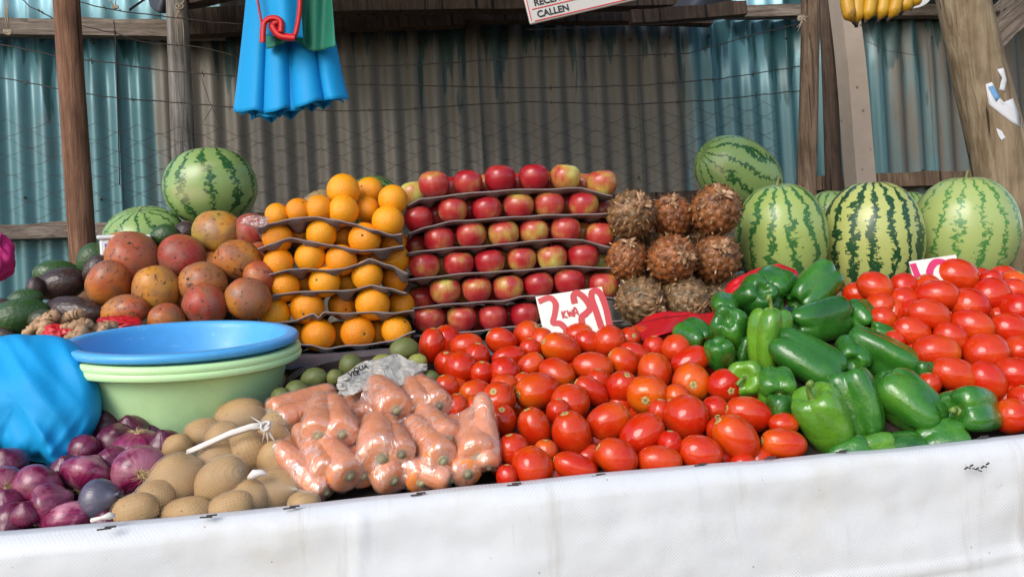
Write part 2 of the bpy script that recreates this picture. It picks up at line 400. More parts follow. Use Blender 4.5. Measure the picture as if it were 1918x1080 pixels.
def basin_blue():
    if 'basin_blue' not in MATS:
        g = G('basin_blue'); g.co(); sc_ = g.noise(30, 5, 0.7, dist=1.0, stretch=(1, 1, 5)); gr = g.noise(9, 5, 0.7)
        col = g.mix(g.ramp(gr, [(0.48, 0.0), (0.72, 0.35)]), (0.085, 0.40, 0.78), tuple(q * .62 for q in (0.085, 0.40, 0.78))); col = g.mix(g.ramp(sc_, [(0.62, 0.0), (0.68, 0.35)]), col, (0.75, 0.78, 0.78))
        g.bsdf(col, g.ramp(gr, [(0.3, 0.25), (0.7, 0.5)]), g.bump(sc_, 0.08, 0.002), spec=0.45); MATS['basin_blue'] = g.m
    return MATS['basin_blue']
def basin_green():
    if 'basin_green' not in MATS:
        g = G('basin_green'); g.co(); sc_ = g.noise(30, 5, 0.7, dist=1.0, stretch=(1, 1, 5)); gr = g.noise(9, 5, 0.7)
        col = g.mix(g.ramp(gr, [(0.48, 0.0), (0.72, 0.35)]), (0.56, 0.84, 0.42), tuple(q * .62 for q in (0.56, 0.84, 0.42))); col = g.mix(g.ramp(sc_, [(0.62, 0.0), (0.68, 0.35)]), col, (0.75, 0.78, 0.78))
        g.bsdf(col, g.ramp(gr, [(0.3, 0.25), (0.7, 0.5)]), g.bump(sc_, 0.08, 0.002), spec=0.45); MATS['basin_green'] = g.m
    return MATS['basin_green']
@material
def blue_nonwoven(g):
    n = g.noise(3, 3); f = g.voro(260); g.bsdf(g.mix(n, (0.003, 0.26, 0.58), (0.006, 0.34, 0.70)), 0.62, g.bump(g.noise(12, 2), 0.2, 0.006, g.bump(f, 0.15, 0.001)), spec=0.3)
@material
def navy_nonwoven(g):
    f = g.voro(260); g.bsdf((0.004, 0.07, 0.30), 0.6, g.bump(f, 0.15, 0.001), spec=0.3)
green_nonwoven = plain('green_nonwoven', (0.008, 0.17, 0.10), 0.65, var=0.2, scale=20)
red_trim = plain('red_trim', (0.62, 0.012, 0.012), 0.5, var=0.08)
red_cloth = plain('red_plastic_sheet', (0.55, 0.008, 0.014), 0.4, var=0.15, scale=60, bump=0.5)
pink_cloth = plain('pink_cloth', (0.62, 0.02, 0.18), 0.6, var=0.15)
dark_sheet = plain('dark_sheeting', (0.035, 0.04, 0.055), 0.5, var=0.2)
@material
def sheet_metal(g):
    g.co(False); x, y, z = g.xyz()
    n = g.noise(1.1, 4); stv = g.noise(3.0, 5, 0.6, stretch=(5.0, 0.2, 0.35)); fine = g.noise(22, 4, 0.7, stretch=(1, 1, 0.12))
    teal = g.mix(stv, (0.036, 0.115, 0.132), (0.115, 0.245, 0.268))
    brown = g.mix(stv, (0.088, 0.078, 0.062), (0.21, 0.188, 0.152))
    xs = [(-2.4, .30), (-.95, .33), (-.66, .74), (-.3, .95), (.95, .97), (1.22, .66), (1.45, .36), (2.0, .38), (2.2, .52), (3.0, .60)]
    k = g.ramp(g.math('DIVIDE', g.math('ADD', x, 2.5), 6.0), [((q + 2.5) / 6.0, v) for q, v in xs])
    drip = g.noise(2.6, 3, 0.6, stretch=(4.5, 0.2, 0.3)); top = g.noise(1.0, 3, 0.7, stretch=(13.0, 0.2, 1.1))
    f = g.math('ADD', g.math('MULTIPLY', g.math('SUBTRACT', k, 0.5), 1.3), g.math('ADD', g.math('MULTIPLY', drip, 1.0), g.math('MULTIPLY', n, 0.4)))
    dust = g.ramp(f, [(0.62, 0.0), (0.80, 1.0)])
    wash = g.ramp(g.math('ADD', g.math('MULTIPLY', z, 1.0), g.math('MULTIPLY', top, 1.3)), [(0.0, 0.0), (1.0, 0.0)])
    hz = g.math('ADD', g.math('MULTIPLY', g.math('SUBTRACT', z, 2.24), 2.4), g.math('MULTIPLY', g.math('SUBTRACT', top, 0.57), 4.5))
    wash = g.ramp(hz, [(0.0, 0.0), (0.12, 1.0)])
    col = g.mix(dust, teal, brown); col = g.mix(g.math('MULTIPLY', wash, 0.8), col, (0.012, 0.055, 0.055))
    rust = g.math('MULTIPLY', g.ramp(g.noise(2.2, 5, 0.7), [(0.6, 0.0), (0.72, 1.0)]), 0.35); col = g.mix(rust, col, (0.10, 0.05, 0.03))
    ro = g.math('ADD', 0.38, g.math('MULTIPLY', dust, 0.2)); g.bsdf(col, ro, g.bump(fine, 0.12, 0.004), metal=0.15, spec=0.5)
@material
def sheet_bright(g):
    stv = g.noise(3.0, 4, 0.6, stretch=(5.0, 0.2, 0.35)); g.bsdf(g.mix(stv, (0.22, 0.50, 0.60), (0.45, 0.74, 0.82)), 0.3, metal=0.1)  # brightness of the sky-lit upper sheets put into a paler base colour
def wood_mat(name, dark, light, bump=0.9, rough=0.8, grain=(14, 14, 1.0), knot=0.5):
    def get():
        if name in MATS: return MATS[name]
        g = G(name); g.co(); n = g.noise(5.0, 6, 0.7, dist=0.5, stretch=grain); m = g.noise(6.0, 4, 0.65); c = g.noise(4.0, 4, 0.6, stretch=(grain[0] * .8, grain[1] * .8, .12 * grain[2]))
        col = g.mix(g.ramp(n, [(0.36, 0.0), (0.64, 1.0)]), dark, light); col = g.mix(g.ramp(m, [(0.45, 0.0), (0.7, knot)]), col, tuple(q * 0.55 for q in dark)); col = g.mix(g.ramp(c, [(0.60, 0.0), (0.64, 1.0)]), col, tuple(q * 0.2 for q in dark))
        g.bsdf(col, rough, g.bump(n, bump, 0.01), spec=0.3); MATS[name] = g.m
        return g.m
    return get
wood_red = wood_mat('reddish_pole', (0.13, 0.055, 0.03), (0.30, 0.16, 0.095))
wood_grey = wood_mat('weathered_pole', (0.13, 0.11, 0.095), (0.40, 0.36, 0.32))
wood_brown = wood_mat('brown_pole', (0.115, 0.07, 0.042), (0.32, 0.215, 0.14))
wood_dark = wood_mat('dark_timber', (0.055, 0.035, 0.024), (0.13, 0.085, 0.06))
wood_plank = wood_mat('grey_plank', (0.12, 0.09, 0.07), (0.32, 0.26, 0.21), grain=(1.0, 14, 14))
wood_tan = wood_mat('tan_pole', (0.17, 0.115, 0.065), (0.36, 0.28, 0.18), bump=0.7, grain=(7, 7, 0.5), knot=0.6)
@material
def concrete(g):
    n = g.noise(7, 5, 0.65); pit = g.ramp(g.voro(16), [(0.06, 1.0), (0.12, 0.0)]); col = g.mix(n, (0.30, 0.235, 0.185), (0.48, 0.40, 0.33)); col = g.mix(g.math('MULTIPLY', pit, 0.7), col, (0.10, 0.07, 0.05)); g.bsdf(col, 0.9, g.bump(g.math('SUBTRACT', n, pit), 0.5, 0.006), spec=0.2)
@material
def tarpaulin(g):
    g.co(False); x, y, z = g.xyz()
    wx = g.math('SINE', g.math('MULTIPLY', x, 1250.0)); wz = g.math('SINE', g.math('MULTIPLY', z, 1250.0)); weave = g.math('MULTIPLY', wx, wz)
    n = g.noise(5, 5, 0.65); d = g.noise(2.3, 5, 0.7, stretch=(1.0, 1.0, 1.6)); fleck = g.ramp(g.voro(26), [(0.02, 1.0), (0.045, 0.0)])
    worn = g.math('MULTIPLY', g.ramp(d, [(0.45, 0.0), (0.62, 1.0)]), g.ramp(weave, [(0.3, 0.0), (0.75, 1.0)]))
    col = g.mix(n, (0.60, 0.61, 0.62), (0.71, 0.72, 0.73)); col = g.mix(g.math('MULTIPLY', worn, 0.4), col, (0.33, 0.30, 0.25))
    stain = g.ramp(g.noise(3.2, 5, 0.72), [(0.52, 0.0), (0.72, 0.5)]); col = g.mix(stain, col, (0.56, 0.50, 0.40))
    streak = g.ramp(g.noise(3.0, 5, 0.7, stretch=(9, 1, 0.8)), [(0.58, 0.0), (0.74, 0.45)]); col = g.mix(streak, col, (0.44, 0.40, 0.34)); scr = g.ramp(g.noise(26, 5, 0.75, dist=1.0), [(0.66, 0.0), (0.70, 0.55)]); col = g.mix(scr, col, (0.40, 0.36, 0.30))
    col = g.mix(g.math('MULTIPLY', fleck, 0.6), col, (0.12, 0.10, 0.08))
    g.bsdf(col, 0.5, g.bump(weave, 0.15, 0.0006, g.bump(n, 0.25, 0.01)), spec=0.3)
dark_metal = plain('rusty_staple', (0.05, 0.045, 0.04), 0.6)
wire_metal = plain('rusty_wire', (0.06, 0.05, 0.042), 0.6, metal=0.4)
sisal = plain('sisal_rope', (0.44, 0.36, 0.26), 0.9, var=0.3, scale=40)
backing = plain('gap_shade', (0.045, 0.032, 0.026), 0.95, var=0.4, scale=30, bump=0.4, spec=0.1)  # near-black tone stands for the shade in the gaps
@material
def woven_sack(g):
    g.co(); x, y, z = g.xyz(); a = g.math('SINE', g.math('MULTIPLY', x, 900.0)); b = g.math('SINE', g.math('MULTIPLY', z, 900.0)); wv = g.math('MULTIPLY', a, b); n = g.noise(9, 4)
    g.bsdf(g.mix(g.math('ADD', g.math('MULTIPLY', wv, 0.3), n), (0.07, 0.06, 0.052), (0.27, 0.235, 0.20)), 0.85, g.bump(wv, 0.5, 0.002), spec=0.2)
grey_sheet = plain('grey_card', (0.10, 0.10, 0.115), 0.6, var=0.15, bump=0.1)
white_card = plain('white_card', (0.70, 0.68, 0.62), 0.55, var=0.06, scale=14)
red_paint = plain('red_brush_paint', (0.48, 0.004, 0.012), 0.4, var=0.3, scale=9)
pink_paint = plain('pink_red_paint', (0.62, 0.03, 0.13), 0.4, var=0.2, scale=9)
black_paint = plain('black_paint', (0.012, 0.012, 0.012), 0.5)
sign_white = plain('sign_white', (0.52, 0.50, 0.46), 0.45, var=0.08)
@material
def banana_skin(g):
    n = g.noise(3, 3); sp = g.ramp(g.noise(9, 4, 0.7), [(0.58, 0.0), (0.68, 0.85)]); x, y, z = g.xyz()
    col = g.mix(n, (0.42, 0.20, 0.008), (0.58, 0.34, 0.02)); col = g.mix(sp, col, (0.16, 0.08, 0.015)); g.bsdf(col, 0.45)
banana_tip = plain('banana_tip', (0.03, 0.022, 0.015), 0.7)
paper = plain('torn_paper', (0.66, 0.66, 0.68), 0.8, var=0.1)
paper_blue = plain('paper_print_blue', (0.14, 0.34, 0.62), 0.8, var=0.3, scale=30)
ground_earth = plain('earth', (0.24, 0.18, 0.13), 0.95, var=0.35, scale=1.5, bump=0.4, spec=0.1)
scale_white = plain('scale_plastic', (0.74, 0.74, 0.74), 0.35, var=0.04)
scale_blue = plain('scale_blue', (0.06, 0.10, 0.50), 0.35, var=0.05)
ORD = ['first', 'second', 'third', 'fourth', 'fifth', 'sixth', 'seventh', 'eighth', 'ninth', 'tenth', 'eleventh', 'twelfth', 'thirteenth', 'fourteenth', 'fifteenth', 'sixteenth', 'seventeenth', 'eighteenth', 'nineteenth', 'twentieth']
# ================================================================== ground
ob('ground', mk('ground', [(-400, -400, 0), (400, -400, 0), (400, 400, 0), (-400, 400, 0)], [(0, 1, 2, 3)], False), ground_earth(), kind='structure')

# ================================================================== corrugated sheet wall behind the stall
WALL_Y = 3.17
wall = ob('sheet_wall', None, label='teal corrugated iron wall gone brown with dust behind the stall', cat='wall', kind='thing', loc=(0, WALL_Y, 0))
def corr(x0, n, z0, z1, y, skew=0.0):
    pitch = 0.089; pts = 10; v = []; f = []; rows = 7
    nx = n * pts
    for j in range(rows + 1):
        z = z0 + (z1 - z0) * j / rows
        for i in range(nx + 1):
            x = x0 + i * pitch / pts
            a = 2 * math.pi * i / pts
            d = 0.0125 * math.cos(a) * (1 + 0.15 * nz((x, z, 0), 2.0)) + 0.012 * nz((x * .8, z, 3.0), 1.3)
            v.append((x + skew * (z - 1.5), y - d, z))
    w_ = nx + 1
    for j in range(rows):
        for i in range(nx): f.append((j * w_ + i, j * w_ + i + 1, (j + 1) * w_ + i + 1, (j + 1) * w_ + i))
    return v, f
seams = [-2.40, -1.70, -1.00, -0.30, 0.39, 1.08, 1.435, 1.78, 2.47, 3.16]
dusts = [0] * 10
for i, (x0, du) in enumerate(zip(seams, dusts)):
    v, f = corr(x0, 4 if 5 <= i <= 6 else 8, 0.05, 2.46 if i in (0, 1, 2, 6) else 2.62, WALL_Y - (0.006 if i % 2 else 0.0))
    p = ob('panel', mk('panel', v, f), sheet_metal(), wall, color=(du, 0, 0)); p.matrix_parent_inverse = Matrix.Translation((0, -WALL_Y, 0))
    thick(p, 0.0012)
for i, x0 in enumerate([-2.02, -1.31, 1.45]):
    v, f = corr(x0, 8 if i < 2 else 7, 2.40, 3.5, WALL_Y + 0.03)
    p = ob('upper_panel', mk('upper_panel', v, f), sheet_bright(), wall); p.matrix_parent_inverse = Matrix.Translation((0, -WALL_Y, 0)); thick(p, 0.0012)
def plank(name, a, b, h, t, mat, parent=None, **kw):
    """a rough sawn plank from a to b, h high and t thick"""
    a, b = Vector(a), Vector(b); L = (b - a).length; n = max(6, int(L / 0.12)); v = []; f = []
    for i in range(n + 1):
        s = i / n - .5; e = 0.012 * nz((i * .7, L, 1.0), 1.0)
        for (y, z) in ((-t / 2, -h / 2), (t / 2, -h / 2), (t / 2, h / 2), (-t / 2, h / 2)):
            v.append((s * L, y + 0.002 * nz((i, y * 50, z * 50)), z + e * (1 if z > 0 else .5) + 0.003 * nz((i * 1.3, z * 40, 2))))
    for i in range(n):
        for k in range(4): f.append((i * 4 + k, i * 4 + (k + 1) % 4, i * 4 + 4 + (k + 1) % 4, i * 4 + 4 + k))
    f += [(3, 2, 1, 0), (n * 4, n * 4 + 1, n * 4 + 2, n * 4 + 3)]
    R = Vector((1, 0, 0)).rotation_difference((b - a).normalized()).to_matrix()
    o = ob(name, mk(name, v, f, False), mat, None, loc=(a + b) / 2, rot=R, **kw)
    if parent is not None:
        o.parent = parent; o.matrix_parent_inverse = parent.matrix_world.inverted()
    return o
bpy.context.view_layer.update()
FY = WALL_Y - 0.05
plank('rail', PY(-200, 50, FY), PY(420, 58, FY), 0.062, 0.045, wood_plank(), wall)
plank('rail', PY(330, 45, FY - .05), PY(868, 26, FY - .05), 0.10, 0.05, wood_dark(), wall)
plank('rail', PY(860, 22, FY - .03), PY(1330, 28, FY - .03), 0.085, 0.05, wood_dark(), wall)
plank('rail', PY(1360, 24, FY), PY(1780, 22, FY), 0.05, 0.045, wood_plank(), wall)
plank('rail', PY(-250, 440, FY), PY(330, 428, FY), 0.055, 0.045, wood_plank(), wall)
plank('rail', PY(330, 415, FY), PY(1500, 362, FY), 0.05, 0.045, wood_dark(), wall)
plank('rail', PY(1500, 346, FY), PY(2100, 322, FY), 0.06, 0.045, wood_brown(), wall)
mb = MB(); mb.tube([(0, 0, 0), (0, -.004, 0), (0, -.006, 0)], [.0055, .0055, .003], 8); NAIL = mb.mesh('nail')
for zr, xs_ in ((2.38, np.arange(-1.6, 3.0, .178)), (1.78, np.arange(-1.6, 3.0, .267))):
    for x in xs_:
        o = ob('nail', NAIL, wire_metal(), wall, loc=(x, WALL_Y - .016, zr + .012 * rng.uniform(-1, 1))); o.matrix_parent_inverse = Matrix.Translation((0, -WALL_Y, 0))
# rafters and unseen roof sheets, shaped to shade the middle and the far right
plank('rafter', PY(340, -8, 2.95), PY(620, -70, 2.4), 0.09, 0.05, wood_dark(), label='dark rafter slanting up from the grey weathered pole', cat='beam')
plank('beam', PY(560, 8, 2.9), PY(1340, -6, 2.9), 0.085, 0.06, wood_dark(), label='dark timber beam under the eaves behind the hanging notice', cat='beam', kind='thing')
plank('eaves_board', PY(1180, 34, 2.75), PY(1395, 18, 2.75), 0.05, 0.04, wood_dark(), label='short dark board below the eaves, nailed beside the pale rail', cat='board')
for (x0, n, lab) in ((-1.05, 21, 'unseen dark iron roof sheet shading the apples and hanging bags'), (1.95, 16, 'unseen dark iron roof sheet shading the leaning pole')):
    v, f = corr(0, n, 0, 1.0, 0)
    v = [(x0 + p[0], 1.05 + p[2] * 2.8, 2.90 - p[2] * 0.14 + p[1]) for p in v]
    thick(ob('roof_sheet', mk('roof_sheet', v, f), plain('roof_iron', (0.06, 0.05, 0.045), 0.6)(), label=lab, cat='roof sheet'), 0.0012)

# ================================================================== poles
def pole(name, top, bot, r0, r1, mat, label, sides=20, wob=0.06, cat='pole'):
    top, bot = Vector(top), Vector(bot); d = bot - top; k = -top.z / d.z; bot2 = top + d * k; rb = r0 + (r1 - r0) * k
    m = 34; v = []; f = []; ax = d.normalized(); a = ax.orthogonal().normalized(); b = ax.cross(a)
    for i in range(m + 1):
        t = i / m; c = bot2 + (top - bot2) * t; r = rb + (r0 - rb) * t
        c = c + a * 0.008 * nz((t * 4, r * 90, 0)) + b * 0.008 * nz((t * 4, 7, r * 70))
        for q in range(sides):
            an = 2 * math.pi * q / sides; rr = r * (1 + wob * nz((math.cos(an) * 1.3, math.sin(an) * 1.3, t * 5 + r * 100)) + wob * .5 * nz((math.cos(an) * 4, math.sin(an) * 4, t * 3)))
            v.append(c + (a * math.cos(an) + b * math.sin(an)) * rr - bot2)
    for i in range(m):
        for q in range(sides): f.append((i * sides + q, i * sides + (q + 1) % sides, (i + 1) * sides + (q + 1) % sides, (i + 1) * sides + q))
    f.append(tuple(range(m * sides, (m + 1) * sides)))
    return ob(name, mk(name, v, f, sides > 4), mat, loc=bot2, label=label, cat=cat)
pole('wooden_pole', PY(119, -90, 2.5), PY(158, 500, 2.5), 0.037, 0.038, wood_red(), 'reddish brown bark-stripped pole beside the avocados')
pole('weathered_pole', PY(328, -90, 2.88), PY(345, 300, 2.88), 0.036, 0.040, wood_grey(), 'grey weathered split pole with frayed rope above the round watermelon')
rp = pole('roped_pole', PY(1519, -90, 2.45), PY(1512, 400, 2.45), 0.031, 0.033, wood_brown(), 'straight brown pole with a rope knot, in front of the concrete post')
pole('dark_pole', PY(1544, -60, 2.98), PY(1566, 400, 2.98), 0.030, 0.034, wood_dark(), 'thin dark pole between the roped pole and the concrete post')
cp0 = PY(1578, -10, 2.85); cp1 = PY(1616, 380, 2.85)
pole('concrete_post', cp0, cp1, 0.055, 0.060, concrete(), 'pitted square concrete post behind the watermelons', sides=4, wob=0.02, cat='post')
bigp = pole('leaning_pole', PY(1788, -80, 2.35), PY(1912, 480, 2.35), 0.078, 0.098, wood_tan(), 'thick leaning tan pole with torn paper scraps', sides=28, wob=0.03)
plank('brace_plank', PY(1945, -20, 2.6), PY(1840, 75, 2.6), 0.13, 0.05, wood_plank(), label='pale plank braced against the leaning pole', cat='plank')
bpy.context.view_layer.update()
def scrap(pts, mat, parent, name='paper_scrap', off=0.0025):
    """a paper patch stuck to the leaning pole"""
    bm = bmesh.new(); me0 = parent.data; bv = BVHTree.FromPolygons([parent.matrix_world @ q.co for q in me0.vertices], [tuple(q.vertices) for q in me0.polygons])
    cx = sum(p[0] for p in pts) / len(pts); cy = sum(p[1] for p in pts) / len(pts); rings = []
    for s in (0.03, 0.35, 0.7, 1.0):
        for p in pts:
            q = (cx + (p[0] - cx) * s, cy + (p[1] - cy) * s); d = ray(*q).normalized(); h = bv.ray_cast(EYE, d)
            rings.append((h[0] if h[0] else PY(*q, 2.27)) - d * off)
    n = len(pts); f = [(i * n + k, i * n + (k + 1) % n, (i + 1) * n + (k + 1) % n, (i + 1) * n + k) for i in (0, 1, 2) for k in range(n)]
    o = ob(name, mk(name, rings, f), mat, None); o.parent = parent; o.matrix_parent_inverse = parent.matrix_world.inverted(); thick(o, 0.0008); return o
scrap([(1846, 158), (1858, 154), (1866, 172), (1880, 192), (1897, 184), (1908, 214), (1912, 240), (1893, 228), (1872, 212), (1852, 196)], paper(), bigp)
scrap([(1868, 130), (1880, 127), (1886, 150), (1882, 172), (1872, 168), (1876, 145)], paper(), bigp)
scrap([(1866, 240), (1876, 245), (1884, 258), (1876, 264), (1870, 254)], paper(), bigp)
scrap([(1851, 163), (1860, 160), (1873, 182), (1866, 190)], paper_blue(), bigp, 'paper_print', 0.006)

# ================================================================== wires, netting, rope
FENCE = 2.68
def strand(pts, label, Y=FENCE, r=0.0019, barbs=True):
    P3 = [PY(x, y, Y) for x, y in pts]; fine = []
    for a, b in zip(P3, P3[1:]):
        n = max(2, int((b - a).length / 0.03))
        for i in range(n): fine.append(a.lerp(b, i / n) + Vector((0, 0.004 * nz((a.x + i, 1, 2)), 0.003 * nz((a.x * 3 + i * .7, 5, 2)))))
    fine.append(P3[-1]); mb = MB(); mb.tube(fine, r, 5)
    if barbs:
        q = MB()
        for i in range(3, len(fine) - 1, 5):
            c = fine[i]
            for k in range(3):
                d = Vector((rng.uniform(-.4, .4), rng.uniform(-1, 1), rng.uniform(-1, 1))).normalized() * 0.011; mb.tube([c - d, c, c + d], 0.0009, 4)
    ob('barbed_wire' if barbs else 'tie_wire', mb.mesh('wire'), wire_metal(), label=label, cat='wire')
strand([(36, -6), (55, 12), (98, 34)], 'short barbed strand running down behind the reddish pole top')
strand([(140, 2), (215, 20), (300, 30), (400, 42), (460, 46)], 'topmost barbed strand between the reddish and weathered poles')
strand([(-20, 80), (50, 93), (105, 106), (215, 119), (300, 132), (440, 143)], 'barbed strand second below the pale rail, crossing both wooden poles')
strand([(-20, 142), (50, 155), (155, 175), (230, 185), (305, 190), (430, 200), (640, 208), (760, 205), (900, 195), (1000, 191), (1180, 196), (1330, 188), (1500, 170)], 'longest barbed strand, running along the top of the netting')
strand([(150, 48), (215, 62), (260, 78), (310, 83), (375, 88), (450, 107)], 'barbed strand sagging just under the pale rail')
strand([(630, 125), (780, 122), (900, 114), (1000, 107), (1170, 105), (1290, 100), (1410, 66), (1500, 44)], 'barbed strand rising to the rope knot on the brown pole')
strand([(640, 158), (820, 161), (1000, 165), (1200, 160), (1350, 148), (1500, 124)], 'barbed strand just above the netting behind the apple stack')
strand([(985, 56), (1120, 51), (1250, 45), (1500, 28)], 'thin plain wire under the hanging notice', r=0.001, barbs=False)
strand([(213, 40), (216, 66), (218, 120), (220, 200), (224, 345)], 'upright tie wire between the reddish and weathered poles', barbs=False)
strand([(375, 105), (372, 130), (392, 190), (415, 240), (378, 232), (398, 200)], 'loose curl of wire beside the weathered pole', r=0.0011, barbs=False)
strand([(1620, 75), (1660, 95), (1720, 104)], 'slack wire behind the bananas', r=0.001, barbs=False)
nb = MB(); dx = 0.065
x0n, x1n = PY(-30, 300, FENCE).x, PY(1500, 300, FENCE).x
ztop = PY(700, 212, FENCE).z
for k in range(15):
    row = []; i = 0; x = x0n
    while x < x1n:
        s = 1 if (i + k) % 2 else -1
        zz = ztop - 0.030 * k + s * 0.0145 + 0.012 * nz((x * 1.5, k * .5, 0), 1.0) + 0.03 * nz((x * .6, 3, 0)) - 0.05 * math.sin((x - x0n) * 1.2) * (1 - k * .045)
        yy = FENCE + 0.02 + 0.05 * nz((x * .9, k * .3, 5)); row.append(Vector((x + 0.012 * nz((x * 3, k * 2, 1)), yy, zz))); x += dx; i += 1
    fine = []
    for a, b in zip(row, row[1:]):
        for q in range(4):
            t = q / 4; tt = t * t * (3 - 2 * t); fine.append(Vector((a.x + (b.x - a.x) * t, a.y + (b.y - a.y) * t, a.z + (b.z - a.z) * (0.45 * tt + .55 * t) - 0.004 * math.sin(math.pi * t))))
    nb.tube(fine, 0.00075, 4, caps=False)
ob('wire_netting', nb.mesh('netting'), wire_metal(), label='sagging rusty wire netting stretched in front of the iron wall', cat='netting')
def rope_knot(px, py, Y, s, label, tail):
    mb = MB(); c = PY(px, py, Y)
    for k in range(7):
        pts = []; ph = rng.uniform(0, 6)
        for i in range(13):
            a = i / 12 * 2 * math.pi; pts.append(c + Vector((math.cos(a + ph) * s, -abs(math.sin(a)) * s * .8, math.sin(a * (1 + k % 2) + ph) * s * .7)) * (0.7 + .1 * k / 3))
        mb.tube(pts, 0.0022, 5)
    for t in tail:
        a = c; b = PY(t[0], t[1], Y - 0.01); mid = a.lerp(b, .5) + Vector((0.01 * rng.uniform(-1, 1), -0.012, 0)); mb.tube([a, mid, b], [0.002, 0.002, 0.0012], 5)
    ob('rope_knot', mb.mesh('rope'), sisal(), label=label, cat='rope')
rope_knot(17, 62, 2.9, 0.014, 'knotted sisal rope hanging over the pale rail', [(13, -10), (18, -10), (8, 0)])
rope_knot(1500, 36, 2.40, 0.014, 'sisal rope knot tied round the brown pole', [(1492, 52), (1510, 30), (1494, 60), (1512, 44)])
rope_knot(338, 14, 2.82, 0.016, 'frayed rope bundle round the weathered pole top', [(330, 80), (345, 92), (340, 60), (325, 40), (350, -5), (335, 96)])
rope_knot(217, 14, 2.86, 0.010, 'small scrap of rope caught on the topmost wire', [(205, -5), (228, 20), (224, -6)])
# dark sheeting bundled at the top of the weathered pole
v, f = grid(lambda s, t: PY(270 + 75 * s + 12 * t, -30 + 48 * t + 26 * s * t - 10 * abs(s - .5) + 4 * math.sin(s * 9), 2.92 + 0.03 * math.sin(s * 8 + t * 3)), 14, 8)
thick(ob('dark_sheeting', mk('sheeting', v, f), dark_sheet(), label='dark blue-grey sheeting bundled at the weathered pole top', cat='sheeting'), 0.002)
v, f = grid(lambda s, t: PY(242 + 40 * s, 16 - 26 * s + (6 - 3 * s) * t, 2.86 + 0.01 * t), 8, 2)
thick(ob('sheeting_strip', mk('strip', v, f), dark_sheet(), label='narrow dark strip poking out left of the sheeting bundle', cat='sheeting'), 0.002)
v, f = grid(lambda s, t: PY(1240 + 130 * s, -40 + 70 * t * (1 - .25 * abs(s - .6)) + 6 * math.sin(s * 7), 2.85 + 0.04 * math.sin(s * 6 + t * 2)), 14, 8)
thick(ob('dark_sheeting', mk('sheeting', v, f), dark_sheet(), label='dark sheeting drooping from the eaves above the back watermelon', cat='sheeting'), 0.002)

# ================================================================== the stall
BY0, BY1, BZ = 0.985, 1.027, 1.057          # outer and inner face of the front board, its top
stall = ob('market_stall', None, loc=(0.2, 1.5, 0), label='long market stall fronted by a white tarpaulin-covered board', cat='stall')
bpy.context.view_layer.update()
def part(name, me, mat, parent, **kw):
    o = ob(name, me, mat, None, **kw); o.parent = parent; o.matrix_parent_inverse = parent.matrix_world.inverted(); return o
def tarp(s, t):
    x = -1.3 + 3.3 * s; e = 0.004 * nz((x * 2.2, 0, 0)) + 0.002 * nz((x * 9, 4, 0))
    L = t * 0.80
    if L < 0.055: y = BY1 + 0.002 - L * 0.85 + 0.0; z = BZ + e - (0.012 * max(0, (L - .043) / .012)) ** 1 * 1.0 - (0.006 if L < 0.008 else 0)
    else:
        dd = L - 0.055; z = BZ + e - 0.012 - dd
        bul = 0.003 * math.exp(-((dd - 0.02) / 0.02) ** 2) + sstep(0.75, 1.1, x) * (0.020 * math.exp(-((dd - 0.06) / 0.05) ** 2) - 0.016 * math.exp(-((dd - 0.115) / 0.035) ** 2) + 0.012 * math.exp(-((dd - 0.19) / 0.05) ** 2))
        y = BY0 - 0.004 - bul * .8 - 0.008 * nz((x * 2.2, z * 7, 1)) - 0.004 * nz((x * 7, z * 16, 2)) - 0.0015 * nz((x * 30, z * 40, 2)) + 0.004 * sstep(0.1, 0.5, dd) - 0.005 * math.exp(-((dd - 0.150 - .02 * nz((x * 1.5, 3, 0))) / 0.006) ** 2) * sstep(.2, .5, x) - 0.004 * math.exp(-((dd - .10 - .05 * (x + .2)) / .005) ** 2) * sstep(.3, 0, abs(x + .25)) - .004 * math.exp(-((x - .86 - .05 * dd) / .006) ** 2) * sstep(.08, .16, dd) - .003 * math.exp(-((x + .05 + .1 * dd) / .005) ** 2)
    return x, y, z
v, f = grid(tarp, 420, 110)
tp = part('tarpaulin', mk('tarpaulin', v, f), tarpaulin(), stall); thick(tp, 0.0012, -1)
mb = MB(); mb.box((0.35, (BY0 + BY1) / 2 + .002, BZ - 0.13), (3.3, BY1 - BY0 - 0.010, 0.24)); part('front_board', mb.mesh('board', False), wood_plank(), stall)
for x in (-1.2, 0.3, 1.85):
    for y in (1.06, 2.3):
        mb = MB(); mb.box((x, y, 0.47), (0.07, 0.07, 0.94)); part('leg', mb.mesh('leg', False), wood_brown(), stall)
for k in range(5):
    mb = MB(); mb.box((0.35, 1.115 + k * 0.115, 0.985 + k * 0.022), (3.25, 0.108, 0.025), Matrix.Rotation(0.19, 3, 'X')); part('bed_plank', mb.mesh('plank', False), wood_plank(), stall)
for (px, py) in ((195, 990), (386, 968), (542, 951), (780, 926), (960, 908), (1118, 891), (1310, 871), (1440, 858), (1575, 846), (1840, 819)):
    c = PSL(px, py, 1.0, BZ + 0.003, 0.0); mb = MB(); mb.box(c, (0.015, 0.0018, 0.0016), Matrix.Rotation(rng.uniform(-.25, .25), 3, 'Z')); mb.box(c + Vector((0.006, 0.003, 0.001)), (0.012, 0.003, 0.0015)); part('staple', mb.mesh('staple', False), dark_metal(), stall)
mb = MB()
tc = PY(1822, 876, BY0 - 0.017)
for k in range(9):
    a = tc + Vector((-0.014 + k * 0.0042, -0.0016, 0.003 * math.sin(k))); mb.tube([a, a + Vector((0.005, 0, 0.0025 * (-1) ** k))], 0.0011, 4)
part('tear', mb.mesh('tear'), black_paint(), stall)
